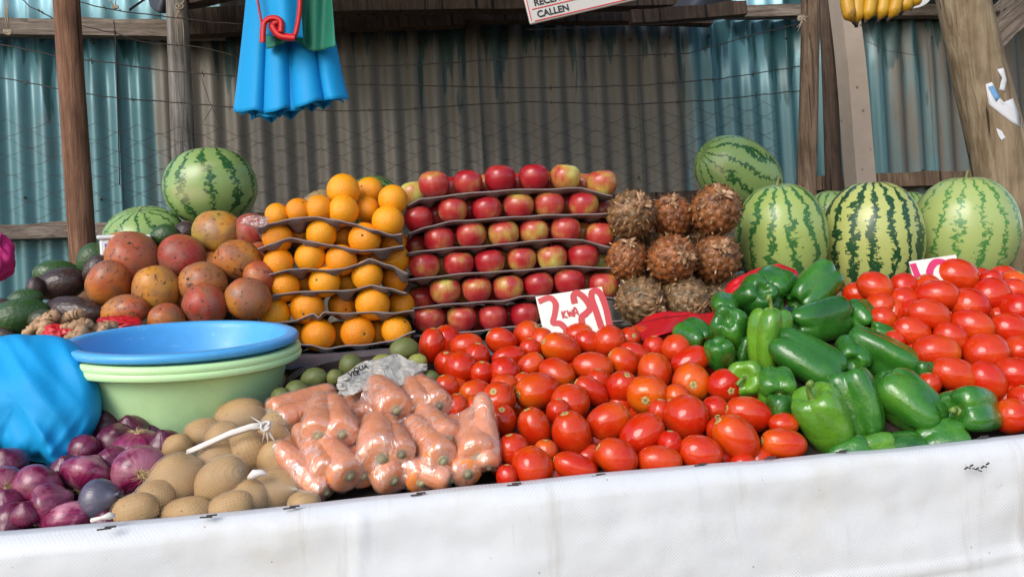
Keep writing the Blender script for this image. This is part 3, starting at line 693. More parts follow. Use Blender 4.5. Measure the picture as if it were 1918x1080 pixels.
# dark sacking added on the bed, its colour painting the shade between heaped goods
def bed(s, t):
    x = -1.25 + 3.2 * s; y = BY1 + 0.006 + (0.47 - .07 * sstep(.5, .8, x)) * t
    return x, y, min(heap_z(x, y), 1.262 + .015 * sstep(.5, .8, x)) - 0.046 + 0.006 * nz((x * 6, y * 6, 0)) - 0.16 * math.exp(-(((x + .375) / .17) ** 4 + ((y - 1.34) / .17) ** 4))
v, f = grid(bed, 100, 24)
ob('gap_backing', mk('backing', v, f), backing(), label='dark sacking added under the heaps, coloured like the shade in their gaps', cat='backing')
# back shelf: woven-sack covered step and boards
shelf = ob('display_shelf', None, loc=(0.2, 1.9, 0), label='raised back shelf carrying the trays, pineapples and melons', cat='shelf')
bpy.context.view_layer.update()
for (x0, x1, y0, y1, z) in ((-1.25, -0.23, 1.63, 2.35, 1.262), (-0.22, 0.86, 1.60, 2.30, 1.200), (0.87, 2.0, 1.72, 2.45, 1.272)):
    n = 4
    for k in range(n):
        d = (y1 - y0) / n; mb = MB(); mb.box(((x0 + x1) / 2, y0 + d * (k + .5), z - 0.0125), (x1 - x0, d - 0.006, 0.025)); part('shelf_plank', mb.mesh('plank', False), wood_brown(), shelf)
    for x in (x0 + .05, x1 - .05):
        for y in (y0 + .06, y1 - .06):
            mb = MB(); mb.box((x, y, (z - .025) / 2), (0.05, 0.05, z - 0.025)); part('shelf_leg', mb.mesh('leg', False), wood_brown(), shelf)
def lumpy_block(name, x0, x1, y0, y1, z0, z1, mat, label, cat):
    def fn(U, T):
        cu, su = np.cos(U), np.sin(U); st, ct = np.sin(T), -np.cos(T)
        pw = lambda a, e: np.sign(a) * np.abs(a) ** e
        return pw(st, .35) * pw(cu, .35) * (x1 - x0) / 2, pw(st, .35) * pw(su, .35) * (y1 - y0) / 2, pw(ct, .4) * (z1 - z0) / 2
    v, f = surf(fn, 60, 30); c = Vector(((x0 + x1) / 2, (y0 + y1) / 2, (z0 + z1) / 2))
    v = [Vector(p) + Vector((0, .006 * nz(p, 9, 1), .004 * nz(p, 11, 2))) for p in v]
    return ob(name, mk(name, v, f), mat, loc=c, label=label, cat=cat)
lumpy_block('woven_sack', -0.215, 0.20, 1.50, 1.60, 0.99, 1.196, woven_sack(), 'grey woven sack folded under the orange trays', 'sack')
lumpy_block('woven_sack', 0.20, 0.62, 1.52, 1.60, 1.02, 1.192, woven_sack(), 'dark woven sack folded under the apple trays', 'sack')
def crate(x0, x1, y0, y1, z0, z1, label):
    e = ob('wooden_crate', None, loc=((x0 + x1) / 2, (y0 + y1) / 2, z0), label=label, cat='crate'); bpy.context.view_layer.update()
    n = 3; h = (z1 - z0) / n
    for k in range(n):
        z = z0 + h * (k + .5)
        for (c, d) in ((((x0 + x1) / 2, y0, z), (x1 - x0, .012, h * .8)), (((x0 + x1) / 2, y1, z), (x1 - x0, .012, h * .8)), ((x0 + .006, (y0 + y1) / 2, z), (.012, y1 - y0 - .013, h * .8)), ((x1 - .006, (y0 + y1) / 2, z), (.012, y1 - y0 - .013, h * .8))):
            mb = MB(); mb.box(c, d); part('slat', mb.mesh('slat', False), wood_plank(), e)
    mb = MB(); mb.box(((x0 + x1) / 2, (y0 + y1) / 2, z1 + .006), (x1 - x0, y1 - y0, .01)); part('lid', mb.mesh('lid', False), wood_plank(), e)
crate(-0.62, -0.36, 1.86, 2.2, 1.264, 1.48, 'slatted crate hidden behind the mangoes, under the round watermelon')
crate(0.80, 1.22, 2.06, 2.42, 1.275, 1.48, 'slatted crate behind the pineapples, under the tilted watermelon')
crate(0.0, 0.34, 2.02, 2.30, 1.203, 1.45, 'slatted crate hidden behind the orange trays')
# ================================================================== shapes of the produce (unit size, stem end up)
def shape_tomato(seed):
    a, b = seed * 1.3, seed * 2.1; top = 0.06 + 0.02 * (seed % 2)
    def fn(U, T):
        r = np.sin(T) ** 0.93 * 0.5; z = -np.cos(T) * 0.5
        r = r * (1 + 0.03 * np.cos(2 * U + a) + 0.02 * np.cos(3 * U + b) + 0.012 * np.cos(5 * U) * (z > 0)) * (1 + 0.05 * z)
        z = z - top * np.exp(-(r / 0.10) ** 2) * (z > 0)
        return r * np.cos(U), r * np.sin(U), z
    return mk('tomato', *surf(fn, 28, 18))
TOM = [shape_tomato(i) for i in range(4)]
def scar_mesh():
    mb = MB(); v, f = lathe([(0.105, 0.455), (0.085, 0.484), (0.04, 0.466), (0.0005, 0.472)], 12); mb.add(v, f)
    for k in range(5):
        a = 2 * math.pi * k / 5; mb.tube([(0.07 * math.cos(a), 0.07 * math.sin(a), 0.474), (0.135 * math.cos(a + .2), 0.135 * math.sin(a + .2), 0.478)], [0.016, 0.004], 4)
    return mb.mesh('scar')
SCAR = scar_mesh()
def shape_apple(seed):
    def fn(U, T):
        ct = -np.cos(T); r = 0.5 * np.sin(T) ** 0.82 * (1 + 0.07 * ct)
        r = r * (1 + 0.022 * np.cos(5 * U + seed) * (0.5 - ct * .5) + 0.02 * np.cos(2 * U + seed * 2))
        z = 0.44 * np.sign(ct) * np.abs(ct) ** 0.9
        z = z - 0.17 * np.exp(-(r / 0.13) ** 2) * (ct > 0) + 0.11 * np.exp(-(r / 0.12) ** 2) * (ct < 0)
        return r * np.cos(U), r * np.sin(U), z
    return mk('apple', *surf(fn, 30, 22))
APP = [shape_apple(i) for i in range(3)]
_m = MB(); _m.tube([(0, 0, 0.24), (0.01, 0, 0.36), (0.04, 0.01, 0.46)], [0.014, 0.016, 0.022], 6); ASTEM = _m.mesh('stem')
stem_brown = plain('stem_brown', (0.10, 0.065, 0.035), 0.8)
def shape_orange(seed):
    def fn(U, T):
        r = np.sin(T) * 0.5; z = -np.cos(T) * 0.485; r = r * (1 + 0.012 * np.cos(3 * U + seed)); z = z - 0.03 * np.exp(-(r / 0.07) ** 2) * np.sign(z)
        return r * np.cos(U), r * np.sin(U), z
    return mk('orange', *surf(fn, 32, 20))
ORA = [shape_orange(i) for i in range(2)]
_m = MB(); v, f = lathe([(0.05, 0.452), (0.035, 0.470), (0.0005, 0.468)], 8); _m.add(v, f); OBUT = _m.mesh('button')
def shape_mango(seed):
    def fn(U, T):
        r = np.sin(T) ** 0.95 * 0.5; z = -np.cos(T) * 0.5; r = r * (1 - 0.10 * z); x = r * np.cos(U) * 1.0 + 0.05 * (0.25 - z * z); y = r * np.sin(U) * 0.92
        z = z - 0.03 * np.exp(-(r / 0.1) ** 2) * (z > 0); return x, y, z
    v, f = surf(fn, 32, 20); return mk('mango', lump(v, 0.05, 2.6, seed * 3.3), f)
MAN = [shape_mango(i) for i in range(4)]
_m = MB(); _m.tube([(0, 0, 0.42), (0, 0, 0.475), (0.005, 0, 0.495)], [0.05, 0.03, 0.02], 8); MSTEM = _m.mesh('stem')
def shape_avocado(seed):
    def fn(U, T):
        r = np.sin(T) ** 0.95 * 0.5; z = -np.cos(T) * 0.5; r = r * (1 - 0.26 * (z + 0.5) ** 1.5); return r * np.cos(U), r * np.sin(U), z
    v, f = surf(fn, 28, 18); return mk('avocado', lump(v, 0.035, 4, seed * 2.2 + 1), f)
AVO = [shape_avocado(i) for i in range(3)]
def shape_melon(seed):
    def fn(U, T):
        r = np.sin(T) ** 0.86 * 0.5; z = -np.cos(T) * 0.5; r = r * (1 + 0.006 * np.cos(10 * U) + 0.012 * np.cos(2 * U + seed)); z = z - 0.03 * np.exp(-(r / 0.08) ** 2) * np.sign(z); return r * np.cos(U), r * np.sin(U), z
    return mk('melon', *surf(fn, 56, 36))
MEL = [shape_melon(i) for i in range(3)]
def shape_pepper(seed):
    n = 4 if seed % 3 else 3; ph = seed * 0.8; rg = random.Random(seed); am = [rg.uniform(.85, 1.15) for _ in range(n)]; ext = [rg.uniform(-.05, .06) for _ in range(n)]
    bend = rg.uniform(-.05, .05)
    def fn(U, T):
        ct = -np.cos(T); w = np.sin(T) ** 0.62; t = (ct + 1) / 2
        lob0 = np.abs(np.cos(n * (U - ph) / 2)) ** 0.8; ew = np.clip(np.exp(-(t / 0.28) ** 2) + np.exp(-((1 - t) / 0.25) ** 2), 0, 1); lob = lob0 * ew + (1 - ew) * np.cos(n * (U - ph) / 2) ** 2
        idx = np.floor((U - ph + np.pi / n) / (2 * np.pi / n)).astype(int) % n
        A = np.array(am)[idx]; E = np.array(ext)[idx]
        sm = np.cos(n * (U - ph) / 2) ** 2
        dep = 0.15 + 0.18 * np.exp(-(t / 0.22) ** 2) + 0.12 * np.exp(-((1 - t) / 0.18) ** 2)
        r = 0.5 * w * (0.80 + 0.24 * t - 0.08 * np.sin(np.pi * t)) * (1 - dep + dep * 1.25 * lob) * (1 + (A - 1) * sm * .6)
        z = 0.5 * np.sign(ct) * np.abs(ct) ** 0.85 + E * sm * np.exp(-(t / 0.3) ** 2)
        z = z - 0.20 * np.exp(-(r / 0.16) ** 2) * (ct > 0) + 0.20 * np.exp(-(r / 0.13) ** 2) * (ct < 0)
        return r * np.cos(U) + bend * (1 - 4 * z * z), r * np.sin(U), z
    return mk('pepper', *surf(fn, 72, 34))
PEP = [shape_pepper(i) for i in range(6)]
def pepper_stem_mesh(k, L):
    mb = MB(); pts = [(0, 0, 0.26), (0.0, 0, 0.36), (0.03 * k, 0, 0.46 + L * .3), (0.10 * k, 0.02, 0.50 + L * .8), (0.18 * k, 0.03, 0.50 + L)]
    mb.tube(pts, [0.10, 0.055, 0.042, 0.042, 0.055], 9)
    v, f = lathe([(0.19, 0.335), (0.15, 0.345), (0.08, 0.335), (0.04, 0.40)], 10)
    v = [(p[0] * (1 + .18 * (i % 2)), p[1] * (1 + .18 * (i % 2)), p[2]) for i, p in enumerate(v)]; mb.add(v, f); return mb.mesh('stem')
PST = [pepper_stem_mesh(1, 0.14), pepper_stem_mesh(-1.2, 0.22), pepper_stem_mesh(1.6, 0.55)]
def shape_onion(seed):
    def fn(U, T):
        ct = -np.cos(T); r = 0.5 * np.sin(T) ** 0.95; z = 0.44 * ct; t = (ct + 1) / 2
        r = r * (1 - 0.10 * np.maximum(0, ct)) + 0.035 * np.exp(-((1 - t) / 0.03) ** 2); z = z + 0.16 * np.exp(-(r / 0.11) ** 2) * (ct > 0) - 0.02 * np.exp(-(r / .1) ** 2) * (ct < 0)
        r = r * (1 + 0.02 * np.cos(3 * U + seed) + 0.008 * np.cos(11 * U)); return r * np.cos(U), r * np.sin(U), z
    return mk('onion', *surf(fn, 36, 22))
ONI = [shape_onion(i) for i in range(3)]
def roots_mesh():
    mb = MB(); rg = random.Random(3); v, f = lathe([(0.09, -0.435), (0.07, -0.465), (0.0005, -0.47)], 10); mb.add(v, f)
    for k in range(26):
        a = rg.uniform(0, 6.28); l = rg.uniform(.05, .15); r0 = rg.uniform(0, .06)
        p0 = Vector((r0 * math.cos(a), r0 * math.sin(a), -0.455)); p1 = p0 + Vector((math.cos(a) * .06, math.sin(a) * .06, -0.05)); p2 = p1 + Vector((math.cos(a + .6) * l, math.sin(a + .6) * l, rg.uniform(-.04, .03)))
        mb.tube([p0, p1, p2], [0.008, 0.006, 0.002], 4)
    return mb.mesh('roots')
ROOT = roots_mesh()
def neck_mesh():
    mb = MB(); rg = random.Random(5); mb.tube([(0, 0, 0.40), (0.01, 0, 0.50), (0.03, 0, 0.62), (0.04, .01, 0.70)], [0.10, 0.05, 0.04, 0.03], 9)
    for k in range(7):
        a = rg.uniform(0, 6.28); mb.tube([(0.02 * math.cos(a), .02 * math.sin(a), .56), (.07 * math.cos(a), .07 * math.sin(a), .68), (.1 * math.cos(a + .4), .1 * math.sin(a + .4), .74)], [0.02, 0.014, 0.003], 4)
    return mb.mesh('neck')
NECK = neck_mesh()
def shape_potato(seed):
    def fn(U, T):
        r = np.sin(T) ** 0.9 * 0.5; return r * np.cos(U), r * np.sin(U) * 0.95, -np.cos(T) * 0.5
    v, f = surf(fn, 28, 18); return mk('potato', lump(v, 0.14, 1.8, seed * 4.1 + 2), f)
POT = [shape_potato(i) for i in range(5)]
def shape_lime(seed):
    def fn(U, T):
        r = np.sin(T) * 0.5; return r * np.cos(U), r * np.sin(U), -np.cos(T) * 0.5
    v, f = surf(fn, 24, 16); return mk('lime', lump(v, 0.06, 3.5, seed * 2.7), f)
LIM = [shape_lime(i) for i in range(3)]
def shape_pineapple(seed):
    """three meshes: rind of raised eyes, thorny bracts, base rosette; the cut base faces +z"""
    rg = random.Random(seed); N = 96; ga = math.pi * (3 - math.sqrt(5)); rind = MB(); br = MB(); ro = MB()
    def bd(U, T):
        r = np.sin(T) ** 0.9 * 0.455; return r * np.cos(U), r * np.sin(U), -np.cos(T) * 0.455
    rind.add(*surf(bd, 26, 16))
    for i in range(N):
        zz = 1 - 2 * (i + .5) / N; rr = math.sqrt(1 - zz * zz); a = i * ga
        n = Vector((rr * math.cos(a), rr * math.sin(a), zz)); c = n * 0.445; t = n.cross(Vector((0, 0, 1))); t = t.normalized() if t.length > .01 else Vector((1, 0, 0)); b = n.cross(t)
        s = 0.096 * rg.uniform(.9, 1.1); h = 0.042
        ring = [c + (t * math.cos(k * math.pi / 3) * 1.05 + b * math.sin(k * math.pi / 3)) * s for k in range(6)]
        mid = [c + n * h + (t * math.cos(k * math.pi / 3) + b * math.sin(k * math.pi / 3)) * s * .55 for k in range(6)]
        rind.add(ring + mid + [c + n * h * .9], [(k, (k + 1) % 6, 6 + (k + 1) % 6, 6 + k) for k in range(6)] + [(6 + k, 6 + (k + 1) % 6, 12) for k in range(6)])
        for _b in range(2):
            d = (b * -1.0 * (1 if rg.random() < .75 else -.7) + n * rg.uniform(.25, .9) + t * rg.uniform(-.9, .9)).normalized(); L = rg.uniform(.07, .15); p = c + n * h * .8 + t * rg.uniform(-.03, .03) + b * rg.uniform(-.03, .03); wd = n.cross(d).normalized() * rg.uniform(.014, .030)
            q1 = p + d * L * .5 + n * .014; q2 = p + d * L - n * .006 + t * rg.uniform(-.03, .03)
            br.add([p - wd, p + wd, q1 + wd * .7, q1 - wd * .7, q2, p + n * .014], [(0, 5, 3), (5, 1, 2), (5, 2, 3), (3, 2, 4), (0, 3, 2, 1)])
    for k in range(9):
        a = k * ga * 1.7 + rg.uniform(-.2, .2); d = Vector((math.cos(a), math.sin(a), 0)); s = Vector((-d.y, d.x, 0)); L = rg.uniform(.12, .25); wd = rg.uniform(.035, .06); p = Vector((0, 0, 0.515)) + d * .05
        q = p + d * L * .6 + Vector((0, 0, rg.uniform(.0, .05))); e = p + d * L + Vector((0, 0, rg.uniform(-.06, .06)))
        ro.add([p - s * wd, p + s * wd, q + s * wd * .7, q - s * wd * .7, e, p + Vector((0, 0, .02)), q + Vector((0, 0, .018))], [(0, 5, 6, 3), (5, 1, 2, 6), (3, 6, 4), (6, 2, 4), (0, 3, 4, 2, 1)])
    v, f = lathe([(0.075, 0.44), (0.07, 0.55), (0.055, 0.56), (0.0005, 0.535)], 12); ro.add(v, f)
    return rind.mesh('rind', True), br.mesh('bracts', False), ro.mesh('rosette', False)
PIN = [shape_pineapple(i) for i in range(4)]

# ================================================================== helpers for heaps
def relax(items, it=30, lim=0.07):
    """push overlapping goods apart along the lines of sight"""
    for _ in range(it):
        for i, a in enumerate(items):
            for b in items[i + 1:]:
                d = (a['p'] - b['p']).length; need = 0.80 * (a['r'] + b['r'])
                if d < need:
                    near, far = (a, b) if depth_of(a['p']) <= depth_of(b['p']) else (b, a)
                    e = (need - d) * 0.5
                    if far['s'] < lim: far['p'] = far['p'] + far['d'] * e; far['s'] += e
                    if near['s'] > -lim * .5 and near['p'].y - e > BY1 + near['r'] * .8: near['p'] = near['p'] - near['d'] * e * .4; near['s'] -= e * .4
def rows_of(items, edges):
    """split by height in the picture, lowest row first, each counted across"""
    rows = [[] for _ in range(len(edges) + 1)]
    for a in items: rows[sum(1 for e in edges if a['ly'] < e)].append(a)
    for r in rows: r.sort(key=lambda q: q['px'])
    return rows
def heap(data, fn, r_of=lambda D, L: 0.25 * (D + L)):
    items = []
    for q in data:
        px, py, D, L = q[:4]; p = fn(px, py); dp = depth_of(p); k = dp / FPX
        if len(q) > 4 and hasattr(q[4], '__len__') and abs(q[4][2]) > .6: D = L = math.sqrt(D * L) * 1.03
        n_ = 0
        if isinstance(q[-1], str) and ('in shadow' in q[-1] or 'buried' in q[-1]): p = p + ray(px, py) * 0.05; D *= .92; L *= .92
        while p.y < BY1 + 0.5 * min(D, L) * k and n_ < 60: p = p + ray(px, py) * 0.004; n_ += 1
        items.append(dict(px=px, py=py, ly=py + 0.085 * (px - 960), p=p, D=D * k * 1.06, L=L * k * 1.04, r=r_of(D, L) * k * .96, d=ray(px, py).normalized(), s=0.0, q=q))
    relax(items); return items
def look(o):
    return 'orange-red' if o > 0.6 else ('bright red' if o > 0.25 else 'deep red')

# ================================================================== tomatoes, large heap (px, py, width, length, stem direction, orange)
TL = [(809,647,48,66,(.1,1,0),.1),(873,648,48,64,(1,.1,0),.3),(836,683,44,52,(0,.8,.3),.1),(862,690,58,58,(0,.5,-.8),.55),(893,670,48,56,(.1,1,.1),.15),(940,640,48,62,(-.75,.5,.1),.25),(953,670,42,64,(.95,.15,-.2),.15),
(988,628,50,56,(.6,.6,.4),.5),(992,655,40,44,(0,1,0),.2),(1013,643,46,60,(.2,1,0),.35),(1051,654,58,78,(-.85,.4,.3),.85),(903,700,44,48,(0,1,.2),.1),(945,698,54,56,(0,.3,-.9),.35),(993,685,42,58,(.7,.6,0),.65),
(837,728,46,54,(-.3,.9,0),.4),(890,735,48,62,(-.9,-.1,.5),.8),(945,722,46,54,(.7,-.1,.6),.5),(933,750,56,74,(-.25,.6,.7),.25),(1008,732,66,86,(-.85,-.1,.45),.75),(1043,700,54,70,(.8,-.5,.4),.7),
(855,765,44,56,(0,1,0),.35),(890,766,42,48,(0,1,-.3),.8),(1067,757,70,72,(0,.5,-.8),.55),(939,788,58,62,(.05,.8,.6),.15),(1002,802,58,80,(-.38,.9,.1),.3),(1071,813,68,88,(-.3,.9,.15),.2),(961,843,56,62,(-.2,.8,.1),.1),
(997,874,72,74,(0,.4,-.9),.95),(1022,848,44,50,(0,1,0),.9),(1077,874,52,86,(-.93,.3,-.1),.2),(950,892,40,46,(0,1,0),.0),(1141,640,54,62,(.1,.2,-.9),.9),(1084,626,42,54,(1,.1,0),.65),(1101,640,44,52,(.6,-.4,0),.45),
(1178,634,38,44,(.3,.3,.8),.2),(1190,662,38,60,(.9,-.4,0),.25),(1110,688,56,76,(.98,-.1,.1),.45),(1168,678,50,62,(-.8,.5,0),.7),(1227,697,60,74,(-.2,.9,-.2),.7),(1268,655,54,56,(0,.6,-.7),.65),(1293,677,50,78,(.9,.42,0),.2),
(1295,717,68,70,(-.12,.02,1),.9),(1212,738,70,72,(-.25,-.2,.95),.95),(1358,723,60,62,(.1,-.15,.95),.0),(1163,728,56,72,(.25,.75,.5),.15),(1107,733,46,70,(-.8,.55,0),.2),(1268,744,46,52,(-.6,-.2,.7),.8),(1285,783,78,82,(-.1,.3,-.9),.25),
(1338,768,48,52,(0,-.35,.9),.0),(1139,790,66,86,(.88,.42,0),.6),(1202,813,66,90,(.75,.6,-.1),.25),(1155,856,66,82,(-.85,.5,0),.4),(1235,864,62,86,(.98,-.1,0),.6),(1312,848,64,82,(-.95,.2,-.1),.2),(1378,820,72,94,(-.7,.7,0),.55),
(1403,776,62,88,(-.95,.25,0),.3),(1468,830,57,84,(-.98,.12,0),.75),(1468,794,40,54,(1,0,0),.6),(1255,832,46,52,(0,1,0),.0),(1225,652,40,46,(0,1,0),.0),(1120,716,44,50,(0,1,0),.2),(1046,772,44,50,(0,1,0),.1),(1236,772,44,50,(0,1,0),.15),(1344,806,42,48,(0,1,0),.1),(1392,868,40,48,(1,0,0),.1),(980,720,40,46,(0,1,0),.3)]
items = heap(TL, lambda x, y: PH(x, y))
names = ['in the front row along the white board', 'in the second row above the white board', 'in the third row above the white board', 'in the fourth row, halfway up the heap', 'in the row below the heap top', 'in the top row under the apples']
used_labels = set()
def uniq(lab):
    if lab in used_labels: raise RuntimeError('label twice: ' + lab)
    used_labels.add(lab); return lab
def make_tomato(a, label, group):
    q = a['q']; ax = cdir(*q[4]); R = frame(ax, rng.uniform(0, 6.28))
    o = ob('tomato', TOM[rng.randrange(4)], tomato_skin(), loc=a['p'], rot=R, scale=(a['D'], a['D'], a['L']), label=uniq(label), cat='tomato', group=group, color=(q[5] * .78, 0, 0))
    if q[4][2] > -0.25:
        ob('stem_scar', SCAR, tomato_scar(), o)
for rn, row in zip(names, rows_of(items, [868, 812, 762, 714, 668])):
    for i, a in enumerate(row):
        make_tomato(a, f"{look(a['q'][5])} tomato, {ORD[i]} from the carrots {rn}", 'tomatoes heaped beside the carrots')
def fillers(items, poly, step, D, off=-0.034):
    """goods lying deeper, seen only in the gaps between those on top"""
    def inside(x, y):
        r = False
        for (x0, y0), (x1, y1) in zip(poly, poly[1:] + poly[:1]):
            if (y0 > y) != (y1 > y) and x < (x1 - x0) * (y - y0) / (y1 - y0) + x0: r = not r
        return r
    out = []; ys = [p[1] for p in poly]; xs = [p[0] for p in poly]; y = max(ys) - step * .4; row = 0
    while y > min(ys):
        x = min(xs) + (step * .5 if row % 2 else 0); k = 0
        while x < max(xs):
            px, py = x + rng.uniform(-6, 6), y + rng.uniform(-5, 5)
            if inside(px, py) and all(math.hypot(px - a['px'], py - a['py']) > 0.42 * (a['q'][2] + a['q'][3]) * .5 for a in items):
                p = PH(px, py, off); kk_ = depth_of(p) / FPX
                if p.y > BY1 + .5 * D * kk_: out.append((px, p, D * kk_, row, k)); k += 1
            x += step
        y -= step * .8; row += 1
    return out
for (px, p, D, row, k) in fillers(items, [(800, 640), (1000, 610), (1180, 630), (1300, 640), (1400, 700), (1500, 850), (1300, 880), (960, 910), (900, 780), (840, 780)], 40, 56):
    make_tomato(dict(p=p, D=D, L=D * 1.15, q=(0, 0, 0, 0, (rng.uniform(-1, 1), rng.uniform(-.5, 1), 0), rng.uniform(0, .5))), f'shadowed tomato in a gap, {ORD[k]} from the carrots, {ORD[row]} gap row up', 'tomatoes heaped beside the carrots')
TR = [(1638,537,48,68,(.8,-.5,.4),.7),(1606,553,44,58,(.85,-.4,0),.5),(1693,536,44,56,(.9,-.2,0),.2),(1648,575,46,58,(.6,-.2,.7),.45),(1653,598,42,54,(.7,-.7,.1),.7),(1692,562,46,60,(1,-.1,0),.45),(1755,553,54,80,(.87,-.1,.5),.3),(1736,538,46,52,(-.5,.5,0),.3),
(1792,517,56,80,(.9,-.35,.1),.5),(1836,522,38,46,(.8,-.4,0),.6),(1856,524,34,44,(1,0,0),.1),(1877,515,34,52,(1,0,0),.5),(1898,532,48,54,(.3,.8,.3),.75),(1855,553,56,74,(.85,.35,0),.05),(1895,546,46,60,(.8,0,.55),.3),
(1815,573,62,76,(-.8,.4,-.3),.15),(1908,582,60,66,(0,.5,-.8),.05),(1740,590,50,82,(.93,-.3,0),.45),(1710,582,40,50,(1,0,0),.3),(1818,612,58,84,(.8,-.35,.5),.5),(1890,618,58,80,(.9,-.35,0),.4),(1708,622,50,74,(.9,-.4,0),.35),(1780,631,50,66,(.75,-.6,0),.3),
(1753,660,62,90,(.98,-.05,0),.95),(1846,660,64,86,(.95,.2,0),.3),(1908,656,52,62,(1,0,0),.4),(1786,702,60,92,(.9,-.4,0),.7),(1848,713,56,84,(.65,-.72,0),.4),(1903,703,64,88,(.95,-.2,0),.2),(1893,779,62,68,(-.3,.8,-.4),.55),(1918,748,50,56,(0,1,0),.1),(1672,640,40,46,(0,1,0),.2),(1835,748,44,50,(0,1,0),.2),(1740,720,40,48,(0,1,0),.1)]
TR = [(q[0], q[1], q[2] * 1.06, q[3] * .93, q[4], q[5]) for q in TR]
items = heap(TR, lambda x, y: PH(x, y))
names = ['at the foot of the watermelon-side heap', 'in the second row up the watermelon-side heap', 'in the middle row of the watermelon-side heap', 'below the top of the watermelon-side heap', 'along the top of the watermelon-side heap']
for rn, row in zip(names, rows_of(items, [770, 705, 655, 607])):
    for i, a in enumerate(row): make_tomato(a, f"{look(a['q'][5])} tomato, {ORD[i]} from the peppers {rn}", 'tomatoes heaped under the watermelons')

for (px, p, D, row, k) in fillers(items, [(1590, 540), (1700, 530), (1918, 520), (1918, 800), (1860, 770), (1700, 660), (1600, 580)], 40, 56):
    make_tomato(dict(p=p, D=D, L=D * 1.15, q=(0, 0, 0, 0, (rng.uniform(-1, 1), rng.uniform(-.5, 1), 0), rng.uniform(0, .5))), f'shadowed tomato in a gap, {ORD[k]} from the peppers, {ORD[row]} gap row up', 'tomatoes heaped under the watermelons')
# ================================================================== green peppers (px, py, width, length, stem direction, yellowness, stem kind, what sets it apart)
PEPS = [(1450,537,64,72,(.6,.25,-.75),.25,None,'green pepper lying highest against the red bag'),
(1418,558,80,72,(0,-.35,-.93),.10,None,'dark pepper showing its four-lobed base, below the topmost pepper'),
(1523,542,76,104,(.72,.55,-.35),.30,None,'smooth pepper at the top of the heap, under the middle watermelon'),
(1532,597,82,110,(.93,.2,-.25),.18,None,'broad glossy pepper lying crosswise beside the tomatoes below the topmost pepper'),
(1367,612,78,78,(.35,-.45,-.8),.25,None,'lobed pepper with its base out, beside the red bag opening'),
(1442,638,70,116,(.03,1,.12),.62,0,'pale yellow-green pepper standing upright with its stem up'),
(1510,673,88,128,(.8,-.52,.3),.22,0,'long pepper lying across the heap middle, stem pointing down'),
(1298,634,58,68,(-.5,.3,-.8),.2,None,'dark pepper nearest the red bag, behind two tomatoes'),
(1347,665,52,58,(-.2,.7,.3),.12,None,'small dark pepper wedged above the tomatoes'),
(1360,574,50,54,(.3,.3,-.9),.2,None,'pepper half hidden behind the lobed one at the red bag'),
(1402,707,66,74,(-.5,.1,.85),.58,0,'yellow-green pepper turned with its stem hollow outward'),
(1458,723,66,74,(-.2,-.5,.84),.40,1,'pepper with a curved stem hanging toward the front tomatoes'),
(1593,665,58,70,(.3,.3,-.9),.22,None,'rounded pepper tucked behind the long middle one'),
(1648,662,80,126,(.8,-.5,.33),.20,2,'large dark pepper with a very long stem'),
(1611,594,52,62,(-.3,.6,-.7),.20,None,'dull striped pepper touching the watermelon-side tomatoes'),
(1661,628,42,60,(.85,-.4,0),.25,None,'narrow pepper lying against the tomatoes above the long-stemmed one'),
(1543,786,98,124,(-.52,.8,.22),.52,0,'big light-green pepper at the front, stem up, above the white board'),
(1606,757,85,124,(-.25,.93,-.2),.26,None,'tall smooth pepper standing between the two largest front peppers'),
(1700,757,96,116,(-.6,.62,-.5),.32,None,'broad front pepper with its lobed base turned to the board'),
(1815,770,90,108,(-.85,.1,.5),.24,1,'dull pepper at the heap end with a black dried stem'),
(1634,842,62,76,(.9,.2,0),.5,None,'tip of a pale pepper under the tall smooth one at the board'),
(1460,768,50,54,(0,1,0),.08,None,'dark pepper in the gap under the curved stem'),
(1690,840,62,80,(1,0,0),.12,None,'dark pepper lying flat at the board under the lobed one'),
(1726,700,42,46,(0,1,0),.08,None,'dark pepper in the gap under the long stem'),
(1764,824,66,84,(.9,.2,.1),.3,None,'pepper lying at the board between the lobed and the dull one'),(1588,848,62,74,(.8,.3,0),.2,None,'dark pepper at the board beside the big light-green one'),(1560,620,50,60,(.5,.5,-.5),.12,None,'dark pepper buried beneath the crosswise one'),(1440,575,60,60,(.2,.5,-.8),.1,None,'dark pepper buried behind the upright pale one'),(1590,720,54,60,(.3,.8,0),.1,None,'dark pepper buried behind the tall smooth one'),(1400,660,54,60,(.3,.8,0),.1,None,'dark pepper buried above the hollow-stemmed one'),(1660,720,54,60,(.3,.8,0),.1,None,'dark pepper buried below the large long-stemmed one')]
items = heap(PEPS, lambda x, y: PH(x, y), lambda D, L: 0.24 * (D + L))
for i, a in enumerate(items):
    q = a['q']; R = frame(cdir(*q[4]), rng.uniform(0, 6.28) if i not in (1, 4) else 0.6)
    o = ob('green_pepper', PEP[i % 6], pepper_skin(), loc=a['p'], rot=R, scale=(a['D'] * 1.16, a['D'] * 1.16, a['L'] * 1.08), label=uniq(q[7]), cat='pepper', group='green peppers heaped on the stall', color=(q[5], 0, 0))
    if q[6] is not None: ob('stem', PST[q[6]], pepper_stem(), o)

